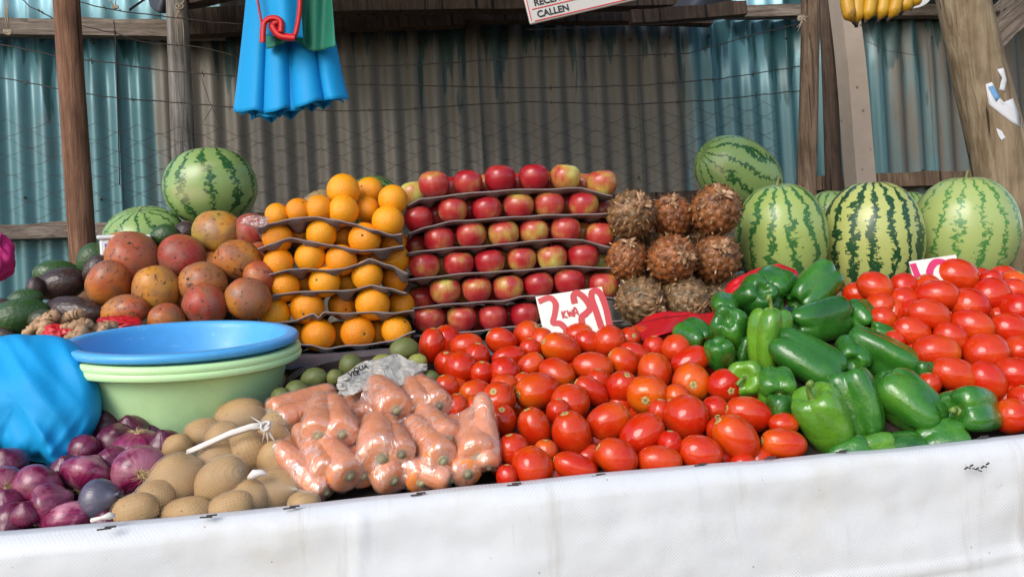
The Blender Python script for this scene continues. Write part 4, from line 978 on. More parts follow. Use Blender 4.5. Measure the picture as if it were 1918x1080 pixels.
# ================================================================== trays of apples
def tray(name, px0, px1, edge, Y, depth, mat, label, seed, cell=0.075, tear=None):
    """pulp tray: front lip follows the bent edge, pockets hang below it"""
    import bisect
    E = [(PY(x, y, Y).x, PY(x, y, Y).z) for x, y in edge]
    def ez(x):
        if x <= E[0][0]: return E[0][1]
        for (xa, za), (xb, zb) in zip(E, E[1:]):
            if x <= xb:
                t = (x - xa) / (xb - xa); t = t * .5 + .5 * t * t * (3 - 2 * t); return za + (zb - za) * t
        return E[-1][1]
    X0, X1 = E[0][0], E[-1][0]; nu, nv = 72, 30
    def fn(s, t):
        x = X0 + (X1 - X0) * s; y = Y + depth * t
        ph = (x - X0) / cell * 2 * math.pi
        row = t * depth / cell * math.pi
        pock = max(0, math.cos(ph + seed)) ** .7 * abs(math.cos(row + .5)) ** .8
        bow = 0.0 if t > .05 else 0.003
        z = ez(x) * (1 - .55 * t) + (sum(e[1] for e in E) / len(E)) * .55 * t - (0.012 if name == 'apple_tray' else .018) * pock * sstep(0.015, .08, t) + bow + 0.003 * nz((x * 14, y * 14, seed))
        return x, y + 0.004 * nz((x * 20, seed, 0)) , z
    v, f = grid(fn, nu, nv); o = ob(name, mk(name, v, f), mat, label=label, cat='tray'); thick(o, 0.0026); return o
AY = 1.76
apple_edges = [[(772,633),(860,625),(960,615),(1060,607),(1172,604)], [(773,580),(830,572),(880,569),(940,566),(980,557),(1060,553),(1162,562)], [(767,526),(800,522),(860,515),(970,508),(1070,501),(1153,505)],
 [(762,476),(800,471),(850,466),(960,458),(1040,451),(1090,452),(1148,466)], [(764,440),(800,428),(850,417),(915,412),(970,408),(1080,403),(1152,402)], [(762,388),(790,375),(850,366),(915,361),(1010,355),(1085,355),(1148,370)]]
APL = [[(802,597,58,.25),(865,596,56,.15),(923,594,55,.1),(983,590,56,.3),(1047,586,56,.2),(1108,580,56,.1)],
 [(834,545,56,.55),(893,542,56,.15),(952,539,57,.3),(1009,533,56,.15),(1066,527,58,.15),(1131,535,58,.1)],
 [(795,498,57,.25),(859,494,56,.25),(917,491,57,.1),(977,486,55,.3),(1034,483,57,.5),(1092,480,57,.2)],
 [(823,449,57,.2),(882,440,57,.15),(943,438,57,.6),(1000,434,54,.4),(1059,431,58,.25),(1124,441,56,.35)],
 [(783,410,56,.0),(848,394,56,.25),(912,392,56,.15),(971,386,56,.5),(1029,384,56,.4),(1092,384,57,.35)],
 [(813,346,58,.3),(877,343,54,.15),(937,335,58,.05),(1000,333,57,.15),(1059,333,57,.75),(1127,344,58,.65)]]
ABK = [[(834,594),(895,592),(953,590),(1014,584)], [(789,556),(865,542),(922,540),(980,534),(1038,528),(1098,527)], [(828,494),(888,490),(946,486),(1006,482),(1063,480),(1126,490)], [(778,458),(852,444),(912,440),(972,436),(1030,433),(1092,434)], [(816,402),(880,392),(942,388),(1000,384),(1062,382),(1128,395)], [(775,361),(845,352),(908,346),(970,344),(1030,343),(1093,346)]]
for L in range(6):
    nm = ORD[L]; ed = apple_edges[L]
    tray('apple_tray', ed[0][0], ed[-1][0], ed, AY - 0.012, 0.24, tray_pulp(), uniq(f'grey pulp fruit tray, {nm} from the bottom of the apple stack'), L * 1.7)
    def put_apple(px, py, D, ye, Y, lab, tilt):
        p = PY(px, py, Y); k = depth_of(p) / FPX
        ax = Vector((rng.uniform(-.14, .14), -0.10 + rng.uniform(-.14, .1), 1)) if not tilt else Vector(tilt)
        o = ob('apple', APP[rng.randrange(3)], apple_skin(), loc=p, rot=frame(ax, rng.uniform(0, 6.28)), scale=(D * k * 1.02, D * k * 1.02, D * k * 1.02), label=uniq(lab), cat='apple', group='apples on stacked trays', color=(ye, 0, 0))
        if rng.random() < .5: ob('stem', ASTEM, stem_brown(), o)
    for i, (px, py, D, ye) in enumerate(APL[L]):
        col = 'yellow-flushed' if ye > .45 else ('red' if ye > .12 else 'dark red')
        put_apple(px, py, D, ye, AY + 0.025, f'{col} apple, {ORD[i]} from the oranges on the {nm} apple tray up', None)
    for i, (px, py) in enumerate(ABK[L]):
        put_apple(px, py + 3, 54, .9 if (L in (5, 2) and i in (0, 5)) else .3, AY + 0.088, f'apple half hidden in the back row, {ORD[i]} from the oranges on the {nm} tray up', None)

# ================================================================== trays of oranges
OY = 1.70
orange_edges = [[(545,648),(580,650),(612,656),(650,650),(690,648),(730,642),(778,622)], [(478,606),(520,606),(552,603),(588,590),(597,598),(606,588),(650,589),(700,587),(740,589),(777,584)], [(498,562),(512,554),(560,550),(600,548),(660,545),(695,537),(730,543),(762,552)],
 [(500,516),(545,506),(575,505),(610,507),(645,505),(670,498),(692,488),(730,500),(765,515)], [(482,467),(510,458),(545,448),(575,453),(620,462),(680,472),(715,470),(757,463)], [(480,428),(510,420),(550,412),(590,410),(625,414),(660,420),(700,433),(735,444),(754,440)]]
ORG = [[(597,627,63),(670,622,63),(743,619,56),(562,630,52,1),(633,627,52,1),(708,623,52,1)], [(514,588,60),(575,576,62),(698,568,64),(642,571,54,1),(750,570,52,1)], [(532,536,58),(608,528,58),(688,516,59),(571,530,50,1),(650,528,50,1),(739,522,52,1)],
 [(522,493,57),(581,482,57),(639,487,59),(692,478,50,1),(740,484,54,1)], [(520,446,56),(602,438,58),(683,447,60),(642,442,50,1),(560,440,50,1),(735,452,52,1)], [(519,403,45),(559,395,48),(597,391,52),(643,395,58),(643,356,61,2),(692,358,52,3),(687,393,50,1),(736,374,56,2),(727,414,59)]]
for L in range(6):
    nm = ORD[L]; ed = orange_edges[L]
    tray('orange_tray', ed[0][0], ed[-1][0], ed, OY - 0.014, 0.22, tray_pulp(), uniq(f'bent grey pulp tray, {nm} from the bottom of the orange stack'), L * 2.3 + .6)
    row = sorted(ORG[L], key=lambda q: q[0])
    for i, q in enumerate(row):
        bk = q[3] if len(q) > 3 else 0
        p = PY(q[0], q[1], OY + (0.024, 0.085, 0.055, 0.12)[bk]); k = depth_of(p) / FPX; D = q[2] * k * 1.02
        o = ob('orange', ORA[i % 2], orange_peel(), loc=p, rot=frame(cdir(rng.uniform(-1, 1), rng.uniform(-.6, 1), rng.uniform(-.5, 1)), rng.uniform(0, 6)), scale=(D, D, D), label=uniq(f"{'shaded orange behind' if bk in (1, 3) else ('orange perched high' if bk == 2 else 'orange')}, {ORD[i]} from the mangoes on the {nm} orange tray up"), cat='orange', group='oranges on stacked trays', color=(rng.uniform(0, 1), 0, 0))
        ob('stem_button', OBUT, stem_brown(), o)
# flattened grey card under the trays
for (px0, px1, py, Y, lab) in ((500, 770, 662, 1.595, 'flattened grey card under the orange trays'), (780, 1165, 634, 1.60, 'flattened grey card under the apple trays')):
    a, b = PY(px0, py, Y), PY(px1, py - 14, Y)
    def fn(s, t): return a.x + (b.x - a.x) * s, Y - 0.05 + 0.30 * t, 1.203 + 0.004 + 0.004 * nz((s * 9, t * 3, px0)) - (0.016 + 0.012 * nz((s * 14, 0, px0))) * sstep(.22, 0, t)
    v, f = grid(fn, 60, 12); thick(ob('grey_card', mk('card', v, f), grey_sheet(), label=lab, cat='card'), 0.003)

# ================================================================== mangoes and avocados
MG = [(247,483,82,100,(.25,.55,.75),.55,.1,.3,'large red-brown mango at the pile front, stem up, above the brown-orange one'),(341,482,68,92,(.1,-.05,1),.95,0,.25,'deep red mango with its stem facing out, in the second row down'),(407,433,74,93,(-.8,.2,-.2),.1,1.0,.2,'yellow-green mango crowning the pile'),(444,488,72,86,(-.6,.1,.6),.1,.25,1.0,'brown blotched mango beside the orange trays, upper row'),(471,433,62,70,(.4,.2,.2),1.0,0,.1,'red mango at the back, below the clear wrap'),
(205,530,72,90,(.3,.8,.3),.2,0,.35,'dusty orange mango touching the dark avocados'),(294,543,78,80,(0,.3,-.8),.0,.2,.55,'golden speckled mango in the pile middle'),(379,531,66,92,(-.3,.2,.85),.1,.15,1.0,'heavily spotted mango above the pink one'),(464,558,76,78,(.1,.9,.2),.35,.1,.3,'orange mango with dark shoulder beside the lowest oranges'),
(235,582,58,88,(.9,.1,.2),.35,0,.4,'glossy orange-red mango behind the ginger'),(311,602,60,72,(0,.5,.5),.2,.05,.7,'mango mostly hidden behind the blue basin rim'),(384,574,60,92,(.1,-.5,.85),.75,0,.3,'pinkish red mango with stem scar low, above the basin'),(489,483,56,60,(.3,.2,-.5),.8,0,.3,'dark red mango in the shade behind the orange trays, upper'),(488,520,56,60,(.3,.2,-.5),.7,0,.5,'dark red mango in the shade behind the orange trays, lower'),(238,464,60,96,(.9,.1,-.2),.3,.1,.6,'brown mango peeking over the large red-brown one'),(396,500,60,64,(.3,.2,-.5),.4,0,.5,'mango in shadow under the crowning yellow one'),(345,555,54,60,(0,1,0),.4,0,.5,'mango in shadow between golden and pink ones')]
items = heap(MG, lambda x, y: PSL(x, y, 1.66, 1.325, 1.0))
for i, a in enumerate(items):
    q = a['q']; ax = cdir(*q[4]); o = ob('mango', MAN[i % 4], mango_skin(), loc=a['p'], rot=frame(ax, rng.uniform(0, 6.28)), scale=(a['D'] * 1.08, a['D'] * 1.08, a['L'] * .98), label=uniq(q[8]), cat='mango', group='mangoes piled behind the basins', color=q[5:8])
    if q[4][2] > 0: ob('stem', MSTEM, stem_brown(), o)
AV = [(40,592,72,92,(.6,.2,-.3),0.05,'glossy green avocado lying above the blue bag'),(110,533,64,96,(-.8,-.2,.2),1.0,'dark brown avocado resting on the long one'),(106,512,56,80,(.9,.1,-.3),.05,'green avocado peeking over the dark brown one'),(138,584,62,120,(.95,-.05,.2),1.0,'long dark avocado behind the ginger'),(48,562,46,60,(.8,.3,-.3),.1,'green avocado top behind the glossy one'),(173,487,56,64,(-.3,-.7,.2),.1,'green avocado at the foot of the reddish pole'),(180,503,42,56,(-.5,-.6,.2),1.1,'purple-black avocado against the red-brown mango'),(305,444,46,56,(-.7,-.4,.1),.15,'green avocado below the striped back watermelon'),(343,438,42,56,(-.7,-.5,.1),1.1,'purple-black avocado tucked under the round watermelon'),(66,538,34,40,(0,1,0),1.0,'brown avocado behind the dark pair'),(4,574,34,46,(1,0,0),.9,'grey-brown avocado at the photo edge, upper'),(4,628,34,46,(1,0,0),.9,'grey-brown avocado at the photo edge, just over the blue bag'),(85,600,44,60,(1,0,0),.6,'shaded avocado between the green and long dark ones')]
items = heap(AV, lambda x, y: PSL(x, y, 1.66, 1.325, 1.0))
for i, a in enumerate(items):
    q = a['q']; ob('avocado', AVO[i % 3], avocado_skin(), loc=a['p'], rot=frame(cdir(*q[4]), rng.uniform(0, 6.28)), scale=(a['D'], a['D'], a['L']), label=uniq(q[6]), cat='avocado', group='avocados beside the mangoes', color=(q[5], 0, 0))

# ================================================================== watermelons
_m = MB(); _m.tube([(0, 0, 0.44), (0.01, 0, 0.50), (0.05, 0.01, 0.54), (0.10, 0.03, 0.53), (0.13, .05, 0.51)], [0.02, 0.014, 0.012, 0.010, 0.009], 7); WST = _m.mesh('stem')
melon_stem = plain('melon_stem', (0.22, 0.22, 0.07), 0.7, var=0.3)
for (px, py, W_, H_, Y, ax, mt, lab, st) in (
 (395,350,166,144,1.98,(-.12,1,.05),melon_light,'round pale-green striped watermelon standing highest behind the mangoes',0),(270,440,140,100,1.95,(.0,.85,.45),melon_light,'flat-lying striped watermelon behind the mangoes, beside the reddish pole',1),(700,382,104,104,2.16,(0,.8,.5),melon_soft,'pale watermelon top showing behind the oranges',0),
 (1383,326,128,176,2.22,(-.85,.40,.30),melon_light,'tilted watermelon lying above the pineapples',0),(1463,446,167,204,1.86,(-.15,.98,.2),melon_soft,'upright watermelon next to the pineapples',1),(1632,451,181,222,1.86,(-.05,1,.1),melon_bold,'boldly dark-striped upright watermelon between two paler ones',0),(1805,437,184,212,1.86,(-.05,1,.15),melon_thin,'pale upright watermelon by the leaning pole',1),
 (1556,402,92,90,2.14,(0,1,.2),melon_light,'small watermelon top behind the gap between upright ones, by the roped pole',0),(1700,402,86,86,2.16,(0,1,.2),melon_light,'small watermelon top hidden behind the bold-striped one',0)):
    p = PY(px, py, Y); k = depth_of(p) / FPX
    o = ob('watermelon', MEL[rng.randrange(3)], mt(), loc=p, rot=frame(cdir(*ax), 0.4), scale=(W_ * k, W_ * k, H_ * k), label=uniq(lab), cat='watermelon', group='watermelons at the back of the stall')
    if st: ob('stem', WST, melon_stem(), o)
p = PY(608, 404, 2.12); k = depth_of(p) / FPX
ob('cantaloupe', MEL[0], cantaloupe_rind(), loc=p, rot=frame(cdir(-.5, .6, .4)), scale=(94 * k, 94 * k, 96 * k), label='brown netted melon half hidden behind the top oranges', cat='melon')

# ================================================================== pineapples
PN = [(1182,402,90,(.25,.35,.9),.7,0.0,'greenish pineapple in the top row beside the apple trays'),(1256,406,80,(-.1,.55,.8),.1,.04,'reddish pineapple in the middle of the top row'),(1340,394,94,(.0,.5,.85),.3,.0,'tan pineapple at the top row end under the tilted watermelon'),(1174,485,78,(.05,.7,.7),.15,.02,'orange pineapple in the middle row beside the apple trays'),(1258,485,92,(.25,.1,.95),.1,-.02,'orange pineapple with pale star-shaped base, at the centre of nine'),(1341,484,88,(.0,.4,.9),.3,.0,'bruised dark pineapple in the middle row beside the watermelon'),(1200,563,90,(.45,-.25,.85),.8,-.03,'dull pineapple in the bottom row with a curled base, above the red bag'),(1284,562,92,(.3,-.35,.9),.85,-.02,'grey-brown pineapple in the middle of the bottom row'),(1342,552,82,(.1,-.1,1),.8,.05,'dark pineapple in shadow at the bottom row end behind the peppers')]
PN += [(1220,440,84,(.1,.2,.9),.6,.10,'shaded pineapple of the second layer, in the gap of the top four beside the apples'),(1300,440,84,(.1,.2,.9),.6,.10,'shaded pineapple of the second layer, in the gap of the top four beside the watermelon'),(1220,524,84,(.1,.2,.9),.7,.10,'shaded pineapple of the second layer, in the lower gap beside the apples'),(1302,520,84,(.1,.2,.9),.7,.10,'shaded pineapple of the second layer, in the lower gap beside the watermelon')]
for i, (px, py, D, ax, t, dy, lab) in enumerate(PN):
    p = PY(px, py, 1.74 + dy); k = depth_of(p) / FPX; a, b, c = PIN[i % 4]; s = D * k * 1.04
    o = ob('pineapple', a, pineapple_eye(), loc=p, rot=frame(cdir(*ax), i * 1.1), scale=(s, s, s * 1.06), label=uniq(lab), cat='pineapple', group='pineapples stacked three by three', color=(t, 0, 0))
    ob('bracts', b, pineapple_bract(), o, kind='stuff'); ob('base_rosette', c, pineapple_bract(), o)
PNB = []
# ================================================================== onions (px, py, width, height, stem dir, dark, pale, grey, roots shown, neck shown, label)
ON = [(6,914,74,66,(-.7,-.2,-.7),.1,.5,0,1,0,'red onion at the photo edge with spiky roots outward'),(70,915,82,76,(-.3,-.3,.5),.2,.4,0,0,0,'red onion with torn papery skin, beside the spiky-rooted one'),(97,945,78,62,(.8,.4,-.2),.2,.4,0,0,0,'smooth plum onion leaning on the grey one'),(24,976,74,56,(.15,-.3,.94),.6,.2,0,0,1,'dark onion with its dry neck facing out, at the board'),(128,972,60,84,(-.95,-.12,.2),.0,1.0,0,0,1,'pale pink onion lying along the white board'),(164,889,84,62,(.2,.75,-.6),.0,.7,0,1,0,'pink onion with roots turned down, below the blue bag'),(188,934,66,66,(.85,.25,.4),.2,0,.95,0,1,'blue-grey onion between red ones and the potato bag'),(262,883,88,80,(-.5,-.1,-.85),.15,.6,0,1,0,'purple onion with straw-coloured root disc facing out'),(260,836,80,54,(-.05,-.95,-.2),.0,.2,0,1,0,'magenta onion upside down with roots on top'),
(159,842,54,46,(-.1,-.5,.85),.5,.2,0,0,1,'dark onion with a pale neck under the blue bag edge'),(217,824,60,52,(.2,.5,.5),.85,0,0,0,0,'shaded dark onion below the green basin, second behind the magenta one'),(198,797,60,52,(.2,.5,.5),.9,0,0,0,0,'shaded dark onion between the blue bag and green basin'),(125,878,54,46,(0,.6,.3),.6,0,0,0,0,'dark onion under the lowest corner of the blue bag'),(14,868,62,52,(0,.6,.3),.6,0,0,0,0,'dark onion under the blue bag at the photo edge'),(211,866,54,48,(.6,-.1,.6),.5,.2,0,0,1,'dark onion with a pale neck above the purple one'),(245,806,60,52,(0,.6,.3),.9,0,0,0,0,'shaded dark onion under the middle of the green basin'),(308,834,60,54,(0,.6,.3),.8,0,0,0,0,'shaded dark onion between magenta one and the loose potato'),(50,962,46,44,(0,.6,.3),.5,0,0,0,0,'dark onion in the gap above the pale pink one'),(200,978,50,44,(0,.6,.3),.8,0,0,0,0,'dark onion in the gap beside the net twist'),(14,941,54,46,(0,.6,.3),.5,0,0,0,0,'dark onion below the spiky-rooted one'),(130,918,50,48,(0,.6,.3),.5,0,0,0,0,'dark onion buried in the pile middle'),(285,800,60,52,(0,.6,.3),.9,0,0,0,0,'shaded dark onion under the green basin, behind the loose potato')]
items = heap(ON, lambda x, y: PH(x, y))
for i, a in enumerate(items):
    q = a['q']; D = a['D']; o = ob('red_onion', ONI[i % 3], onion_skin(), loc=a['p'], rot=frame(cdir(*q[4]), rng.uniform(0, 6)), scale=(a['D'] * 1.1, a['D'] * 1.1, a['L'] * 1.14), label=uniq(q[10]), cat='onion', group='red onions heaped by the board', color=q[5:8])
    if q[8]: ob('roots', ROOT, straw(), o)
    if q[9]: ob('neck', NECK, onion_skin() if i == 6 else straw(), o)

# ================================================================== stacked basins
bc = P(348, 640, 1.33); bax = (cdir(.006, .98, .10)).normalized(); R = frame(bax, 0)
def basin(name, r, h, z, mat, label, tilt=0.0):
    lip = h * .965
    prof = [(0.0005, 0.0), (r * .56, 0.0), (r * .64, h * .05), (r * .70, h * .16), (r * .875, lip - .012), (r * .885, lip - .006), (r * .97, lip - .007), (r * .985, lip - .010), (r * .995, lip - .008), (r * 1.0, lip - .002), (r * .99, lip + .002), (r * .97, lip + .0035), (r * .905, lip + .0035), (r * .885, lip + .001), (r * .868, lip - .008), (r * .69, h * .18), (r * .62, h * .07), (r * .55, h * .025), (0.0005, h * .025)]
    v, f = lathe(prof, 80); ax = (bax + RGT * tilt).normalized(); return ob(name, mk(name, v, f), mat, loc=bc + bax * z, rot=frame(ax, 0), label=label, cat='basin', group='nested plastic basins')
rb = 0.192
basin('plastic_basin', rb, 0.190, -0.203, basin_green(), 'lowest pale green plastic basin, its side showing above the onions')
basin('plastic_basin', rb * .995, 0.188, -0.191, basin_green(), 'middle pale green basin, only its rim showing under the blue one')
basin('plastic_basin', rb * .985, 0.180, -0.166, basin_blue(), 'bright blue plastic basin nested on top of the green ones', -.012)

# ================================================================== crumpled bags
def crumple(name, c, rad, mat, label, cat, seed=0, amp=.16, rot=None, nu=72, nv=44, power=.8, fold=0.05, extra=None, group=None):
    def fn(U, T):
        pw = lambda a, e: np.sign(a) * np.abs(a) ** e
        return pw(np.sin(T), power) * np.cos(U), pw(np.sin(T), power) * np.sin(U), -pw(np.cos(T), power)
    v, f = surf(fn, nu, nv); out = []
    for p in v:
        q = Vector(p); n1 = nz(q, 1.1, seed); n2 = nz(q, 2.6, seed + 3); n3 = abs(nz((q.x * 3.2, q.y * 3.2, q.z * 1.0), 1.0, seed + 5)); n4 = abs(nz(q, 6.0, seed + 9))
        k = 1 + amp * n1 + amp * .5 * n2 - fold * 2.2 * n3 + fold * .5 * n4
        w_ = Vector((q.x * rad[0], q.y * rad[1], q.z * rad[2])) * k
        if extra: w_ = extra(w_)
        out.append(w_)
    return ob(name, mk(name, out, f), mat, loc=c, rot=rot, label=label, cat=cat, group=group)
def pouch(name, outline, c, d0, thick_, mat, label, seed, fold=.05, cat='bag', tilt=0.0):
    """a stuffed bag: its outline seen from the front, filled out to real thickness with drag folds"""
    import bisect
    oc = [(math.atan2(-(y - c[1]), x - c[0]), math.hypot(x - c[0], y - c[1])) for x, y in outline]; oc.sort()
    oc = [(oc[-1][0] - 2 * math.pi, oc[-1][1])] + oc + [(oc[0][0] + 2 * math.pi, oc[0][1])]
    def rad(a_):
        a_ = (a_ + math.pi) % (2 * math.pi) - math.pi
        for (a0, r0), (a1, r1) in zip(oc, oc[1:]):
            if a0 <= a_ <= a1:
                t = (a_ - a0) / max(1e-6, a1 - a0); return r0 + (r1 - r0) * t
        return oc[0][1]
    def fn(U, T): return np.sin(T) * np.cos(U), np.sin(T) * np.sin(U), -np.cos(T)
    v, f = surf(fn, 110, 56); ctr = P(c[0], c[1], d0); out = []
    for p in v:
        q = Vector(p); a_ = math.atan2(q.y, q.x); rr = math.hypot(q.x, q.y) ** .8; R_ = rad(a_) * rr
        x = R_ * math.cos(a_); y = R_ * math.sin(a_); zf = math.copysign(abs(q.z) ** .75, q.z)
        dr = abs(nz((x * .018 + y * .010, y * .005, seed), 1.0)) + .35 * abs(nz((x * .034 - y * .02, y * .008, seed + 4), 1.0)) * sstep(20, -90, y)
        dep = zf * thick_ * (1 + .25 * nz((x * .012, y * .012, seed))) - fold * dr * (1 if zf > 0 else .3) * rr + tilt * y / 100
        out.append(P(c[0] + x, c[1] - y, d0 - dep) - ctr)
    return ob(name, mk(name, out, f), mat, loc=ctr, label=label, cat=cat)
pouch('cloth_bag', [(-120, 650), (0, 630), (60, 628), (130, 636), (165, 662), (186, 715), (190, 775), (168, 820), (140, 858), (108, 884), (84, 866), (45, 858), (0, 846), (-80, 850), (-150, 760)], (30, 750), 1.20, .085, blue_nonwoven(), 'crumpled bright blue cloth bag lying on the onions', 3, .030, tilt=-.035)
o = crumple('red_bag', PY(1262, 632, 1.52), (0.090, 0.075, 0.045), red_cloth(), 'red plastic bag open under the pineapples, beside the peppers', 'bag', 8, .14, frame(cdir(-.1, .95, .3)), fold=.09)
crumple('red_bag', PY(1425, 545, 1.50), (0.085, 0.05, 0.045), red_cloth(), 'red plastic bag showing behind the topmost peppers', 'bag', 12, .15, frame(cdir(-.35, .9, .2)), fold=.09)
v, f = grid(lambda s, t: PY(1196 + 146 * s, 606 - 26 * s + (34 - 10 * s) * t - 3 * math.sin(s * 5), 1.50 - 0.07 * t + 0.012 * math.sin(s * 9 + t * 2) + 0.02 * s), 24, 8)
thick(ob('red_bag_flap', mk('flap', v, f), red_cloth(), label='folded red bag mouth lying toward the front tomatoes', cat='bag'), 0.0015)
crumple('red_bag', PY(226, 606, 1.58), (0.040, 0.03, 0.014), red_cloth(), 'scrap of red plastic beside the ginger, under the glossy mango', 'bag', 15, .2, frame(cdir(.1, 1, .2)), fold=.1)
crumple('red_bag', PY(112, 624, 1.50), (0.03, 0.02, 0.016), red_cloth(), 'scrap of red plastic between the ginger roots', 'bag', 17, .2, frame(cdir(.1, 1, .2)), fold=.1)
crumple('pink_cloth', PY(-14, 480, 1.95), (0.045, 0.04, 0.055), pink_cloth(), 'bright pink cloth poking in beside the avocados', 'cloth', 21, .2, fold=.1)
crumple('clear_wrap', PY(478, 414, 1.66), (0.028, 0.02, 0.012), clear_film(), 'scrap of clear wrap between mangoes and top orange tray', 'wrap', 22, .3, fold=.2)

# ================================================================== ginger
def ginger(lab, chains):
    mb = MB()
    for ch in chains:
        pts = [P(x, y, d) for x, y, r, d in ch]; rr = [r * ch[0][3] / FPX for x, y, r, d in ch]; fine = []; fr = []
        for i in range(len(pts) - 1):
            for k in range(6):
                t = k / 6; fine.append(pts[i].lerp(pts[i + 1], t) + Vector((.001 * rng.uniform(-1, 1), .001 * rng.uniform(-1, 1), .001 * rng.uniform(-1, 1)))); fr.append((rr[i] * (1 - t) + rr[i + 1] * t) * (1 + .16 * math.sin(k * 2.1 + i * 3)) )
        fine.append(pts[-1]); fr.append(rr[-1])
        e = (fine[-1] - fine[-2]).normalized(); fine += [fine[-1] + e * fr[-1] * .5, fine[-1] + e * fr[-1] * .75]; fr += [fr[-1] * .75, fr[-1] * .2]
        e = (fine[0] - fine[1]).normalized(); fine = [fine[0] + e * fr[0] * .75, fine[0] + e * fr[0] * .5] + fine; fr = [fr[0] * .2, fr[0] * .75] + fr
        mb.tube(fine, fr, 10)
    ob('ginger_root', mb.mesh('ginger'), ginger_skin(), label=uniq(lab), cat='ginger', group='ginger roots behind the blue bag')
ginger('knobbly ginger root nearest the green avocado', [[(48,626,9,1.40),(66,612,10,1.40),(80,600,11,1.41)], [(70,608,9,1.4),(92,622,10,1.39)]])
ginger('upright ginger finger in front of the long dark avocado', [[(82,625,12,1.39),(86,608,12,1.40),(93,594,13,1.41),(103,592,12,1.41)]])
ginger('small ginger knob lying topmost on the pile', [[(118,600,9,1.42),(134,590,10,1.43),(150,588,11,1.43)]])
ginger('branching ginger root beside the scrap of red plastic', [[(117,618,11,1.39),(134,612,10,1.39),(158,605,11,1.40),(168,608,9,1.40)], [(150,630,10,1.36),(154,612,11,1.38)]])
ginger('ginger root at the basin rim', [[(176,616,9,1.41),(195,611,10,1.42),(214,609,9,1.43)], [(188,622,9,1.40),(200,612,8,1.41)]])
ginger('pale broken ginger end above the blue bag', [[(128,636,9,1.36),(140,626,11,1.37),(152,634,9,1.36)]])

# ================================================================== weighing scale
sc = ob('weighing_scale', None, loc=PY(236, 470, 1.80), rot=Matrix.Rotation(.25, 3, 'Z'), label='white weighing scale with blue display behind the red-brown mango', cat='scale'); bpy.context.view_layer.update()
mb = MB(); mb.box((0, 0, 0), (0.095, 0.08, 0.045)); mb.box((0, 0, 0.027), (0.105, 0.09, 0.009)); me = mb.mesh('body', False); o = ob('body', me, scale_white(), sc); bv = o.modifiers.new('b', 'BEVEL'); bv.width = 0.004; bv.segments = 2
mb = MB(); mb.box((0, -0.0412, -0.002), (0.075, 0.002, 0.03)); ob('display', mb.mesh('display', False), scale_blue(), sc)

# ================================================================== potatoes in nets
def hull_shell(objs, pad, nu, nv, axis, squeeze=None, jitter=0.0, seed=0):
    """a taut skin round the given objects, as a rounded grid"""
    bpy.context.view_layer.update(); pts = []
    for o in objs:
        pts += [o.matrix_world @ q.co for q in o.data.vertices]
    bm = bmesh.new()
    for p in pts: bm.verts.new(p)
    r = bmesh.ops.convex_hull(bm, input=bm.verts); bm.faces.ensure_lookup_table()
    bm.verts.index_update(); vs_ = [q.co.copy() for q in bm.verts]; fs = [[q.index for q in f.verts] for f in bm.faces]; bm.free()
    bv = BVHTree.FromPolygons(vs_, fs); c = sum(pts, Vector()) / len(pts)
    tr = [BVHTree.FromPolygons([o.matrix_world @ q.co for q in o.data.vertices], [tuple(q.vertices) for q in o.data.polygons]) for o in objs]
    R = frame(axis)
    def fn(U, T): return np.sin(T) * np.cos(U), np.sin(T) * np.sin(U), -np.cos(T)
    v, f = surf(fn, nu, nv); out = []
    for p in v:
        d = (R @ Vector(p)).normalized(); h = bv.ray_cast(c, d); L = h[3] if h[0] else 0.02
        best = max([hh[3] for hh in (t.ray_cast(c + d * .5, -d) for t in tr) if hh[0]] and [.5 - hh[3] for hh in (t.ray_cast(c + d * .5, -d) for t in tr) if hh[0]] or [0])
        L2 = max(best, L * .84) if squeeze else L
        L2 = L2 * (1 + jitter * nz(d * 3.0, 1, seed) + jitter * .6 * nz(d * 8, 1, seed + 2)) + pad
        out.append(c + d * L2 - c)
    return out, f, c
PB = {'front': [(254,957,52,78,(.95,.25,.1)),(332,900,80,94,(.6,.75,.1)),(412,903,68,92,(.65,.7,.1)),(351,958,50,84,(.98,.1,.1)),(410,862,60,72,(.9,.3,0)),(292,932,56,66,(.7,.5,0))],
      'back': [(379,810,46,56,(.9,.2,0)),(450,780,58,84,(.95,.15,0)),(467,850,68,78,(-.3,.9,.2)),(521,862,56,66,(0,1,0)),(518,806,56,66,(.5,.7,0)),(420,822,50,60,(.9,.2,0))],
      'side': [(430,950,48,76,(.9,.3,0)),(514,919,70,104,(.95,.1,.1)),(568,945,42,54,(.9,.1,0)),(466,930,54,60,(.8,.2,0))]}
pl = {'front': 'the net bag nearest the onions', 'back': 'the net bag tied with a white strip', 'side': 'the net bag nearest the carrots'}
look_p = ['lying at the board end', 'largest, at the bag top', 'leaning over the others', 'low against the board', 'tucked at the back', 'squeezed in the middle']
look_b = ['smallest, toward the basin', 'highest, against the green basin', 'in front, below the strip', 'toward the carrots, low', 'under the knot', 'shaded behind the strip']
look_s = ['dark-speckled, toward the onions', 'broad and nearest the top', 'at the carrot end', 'hidden behind the broad one']
shells = []
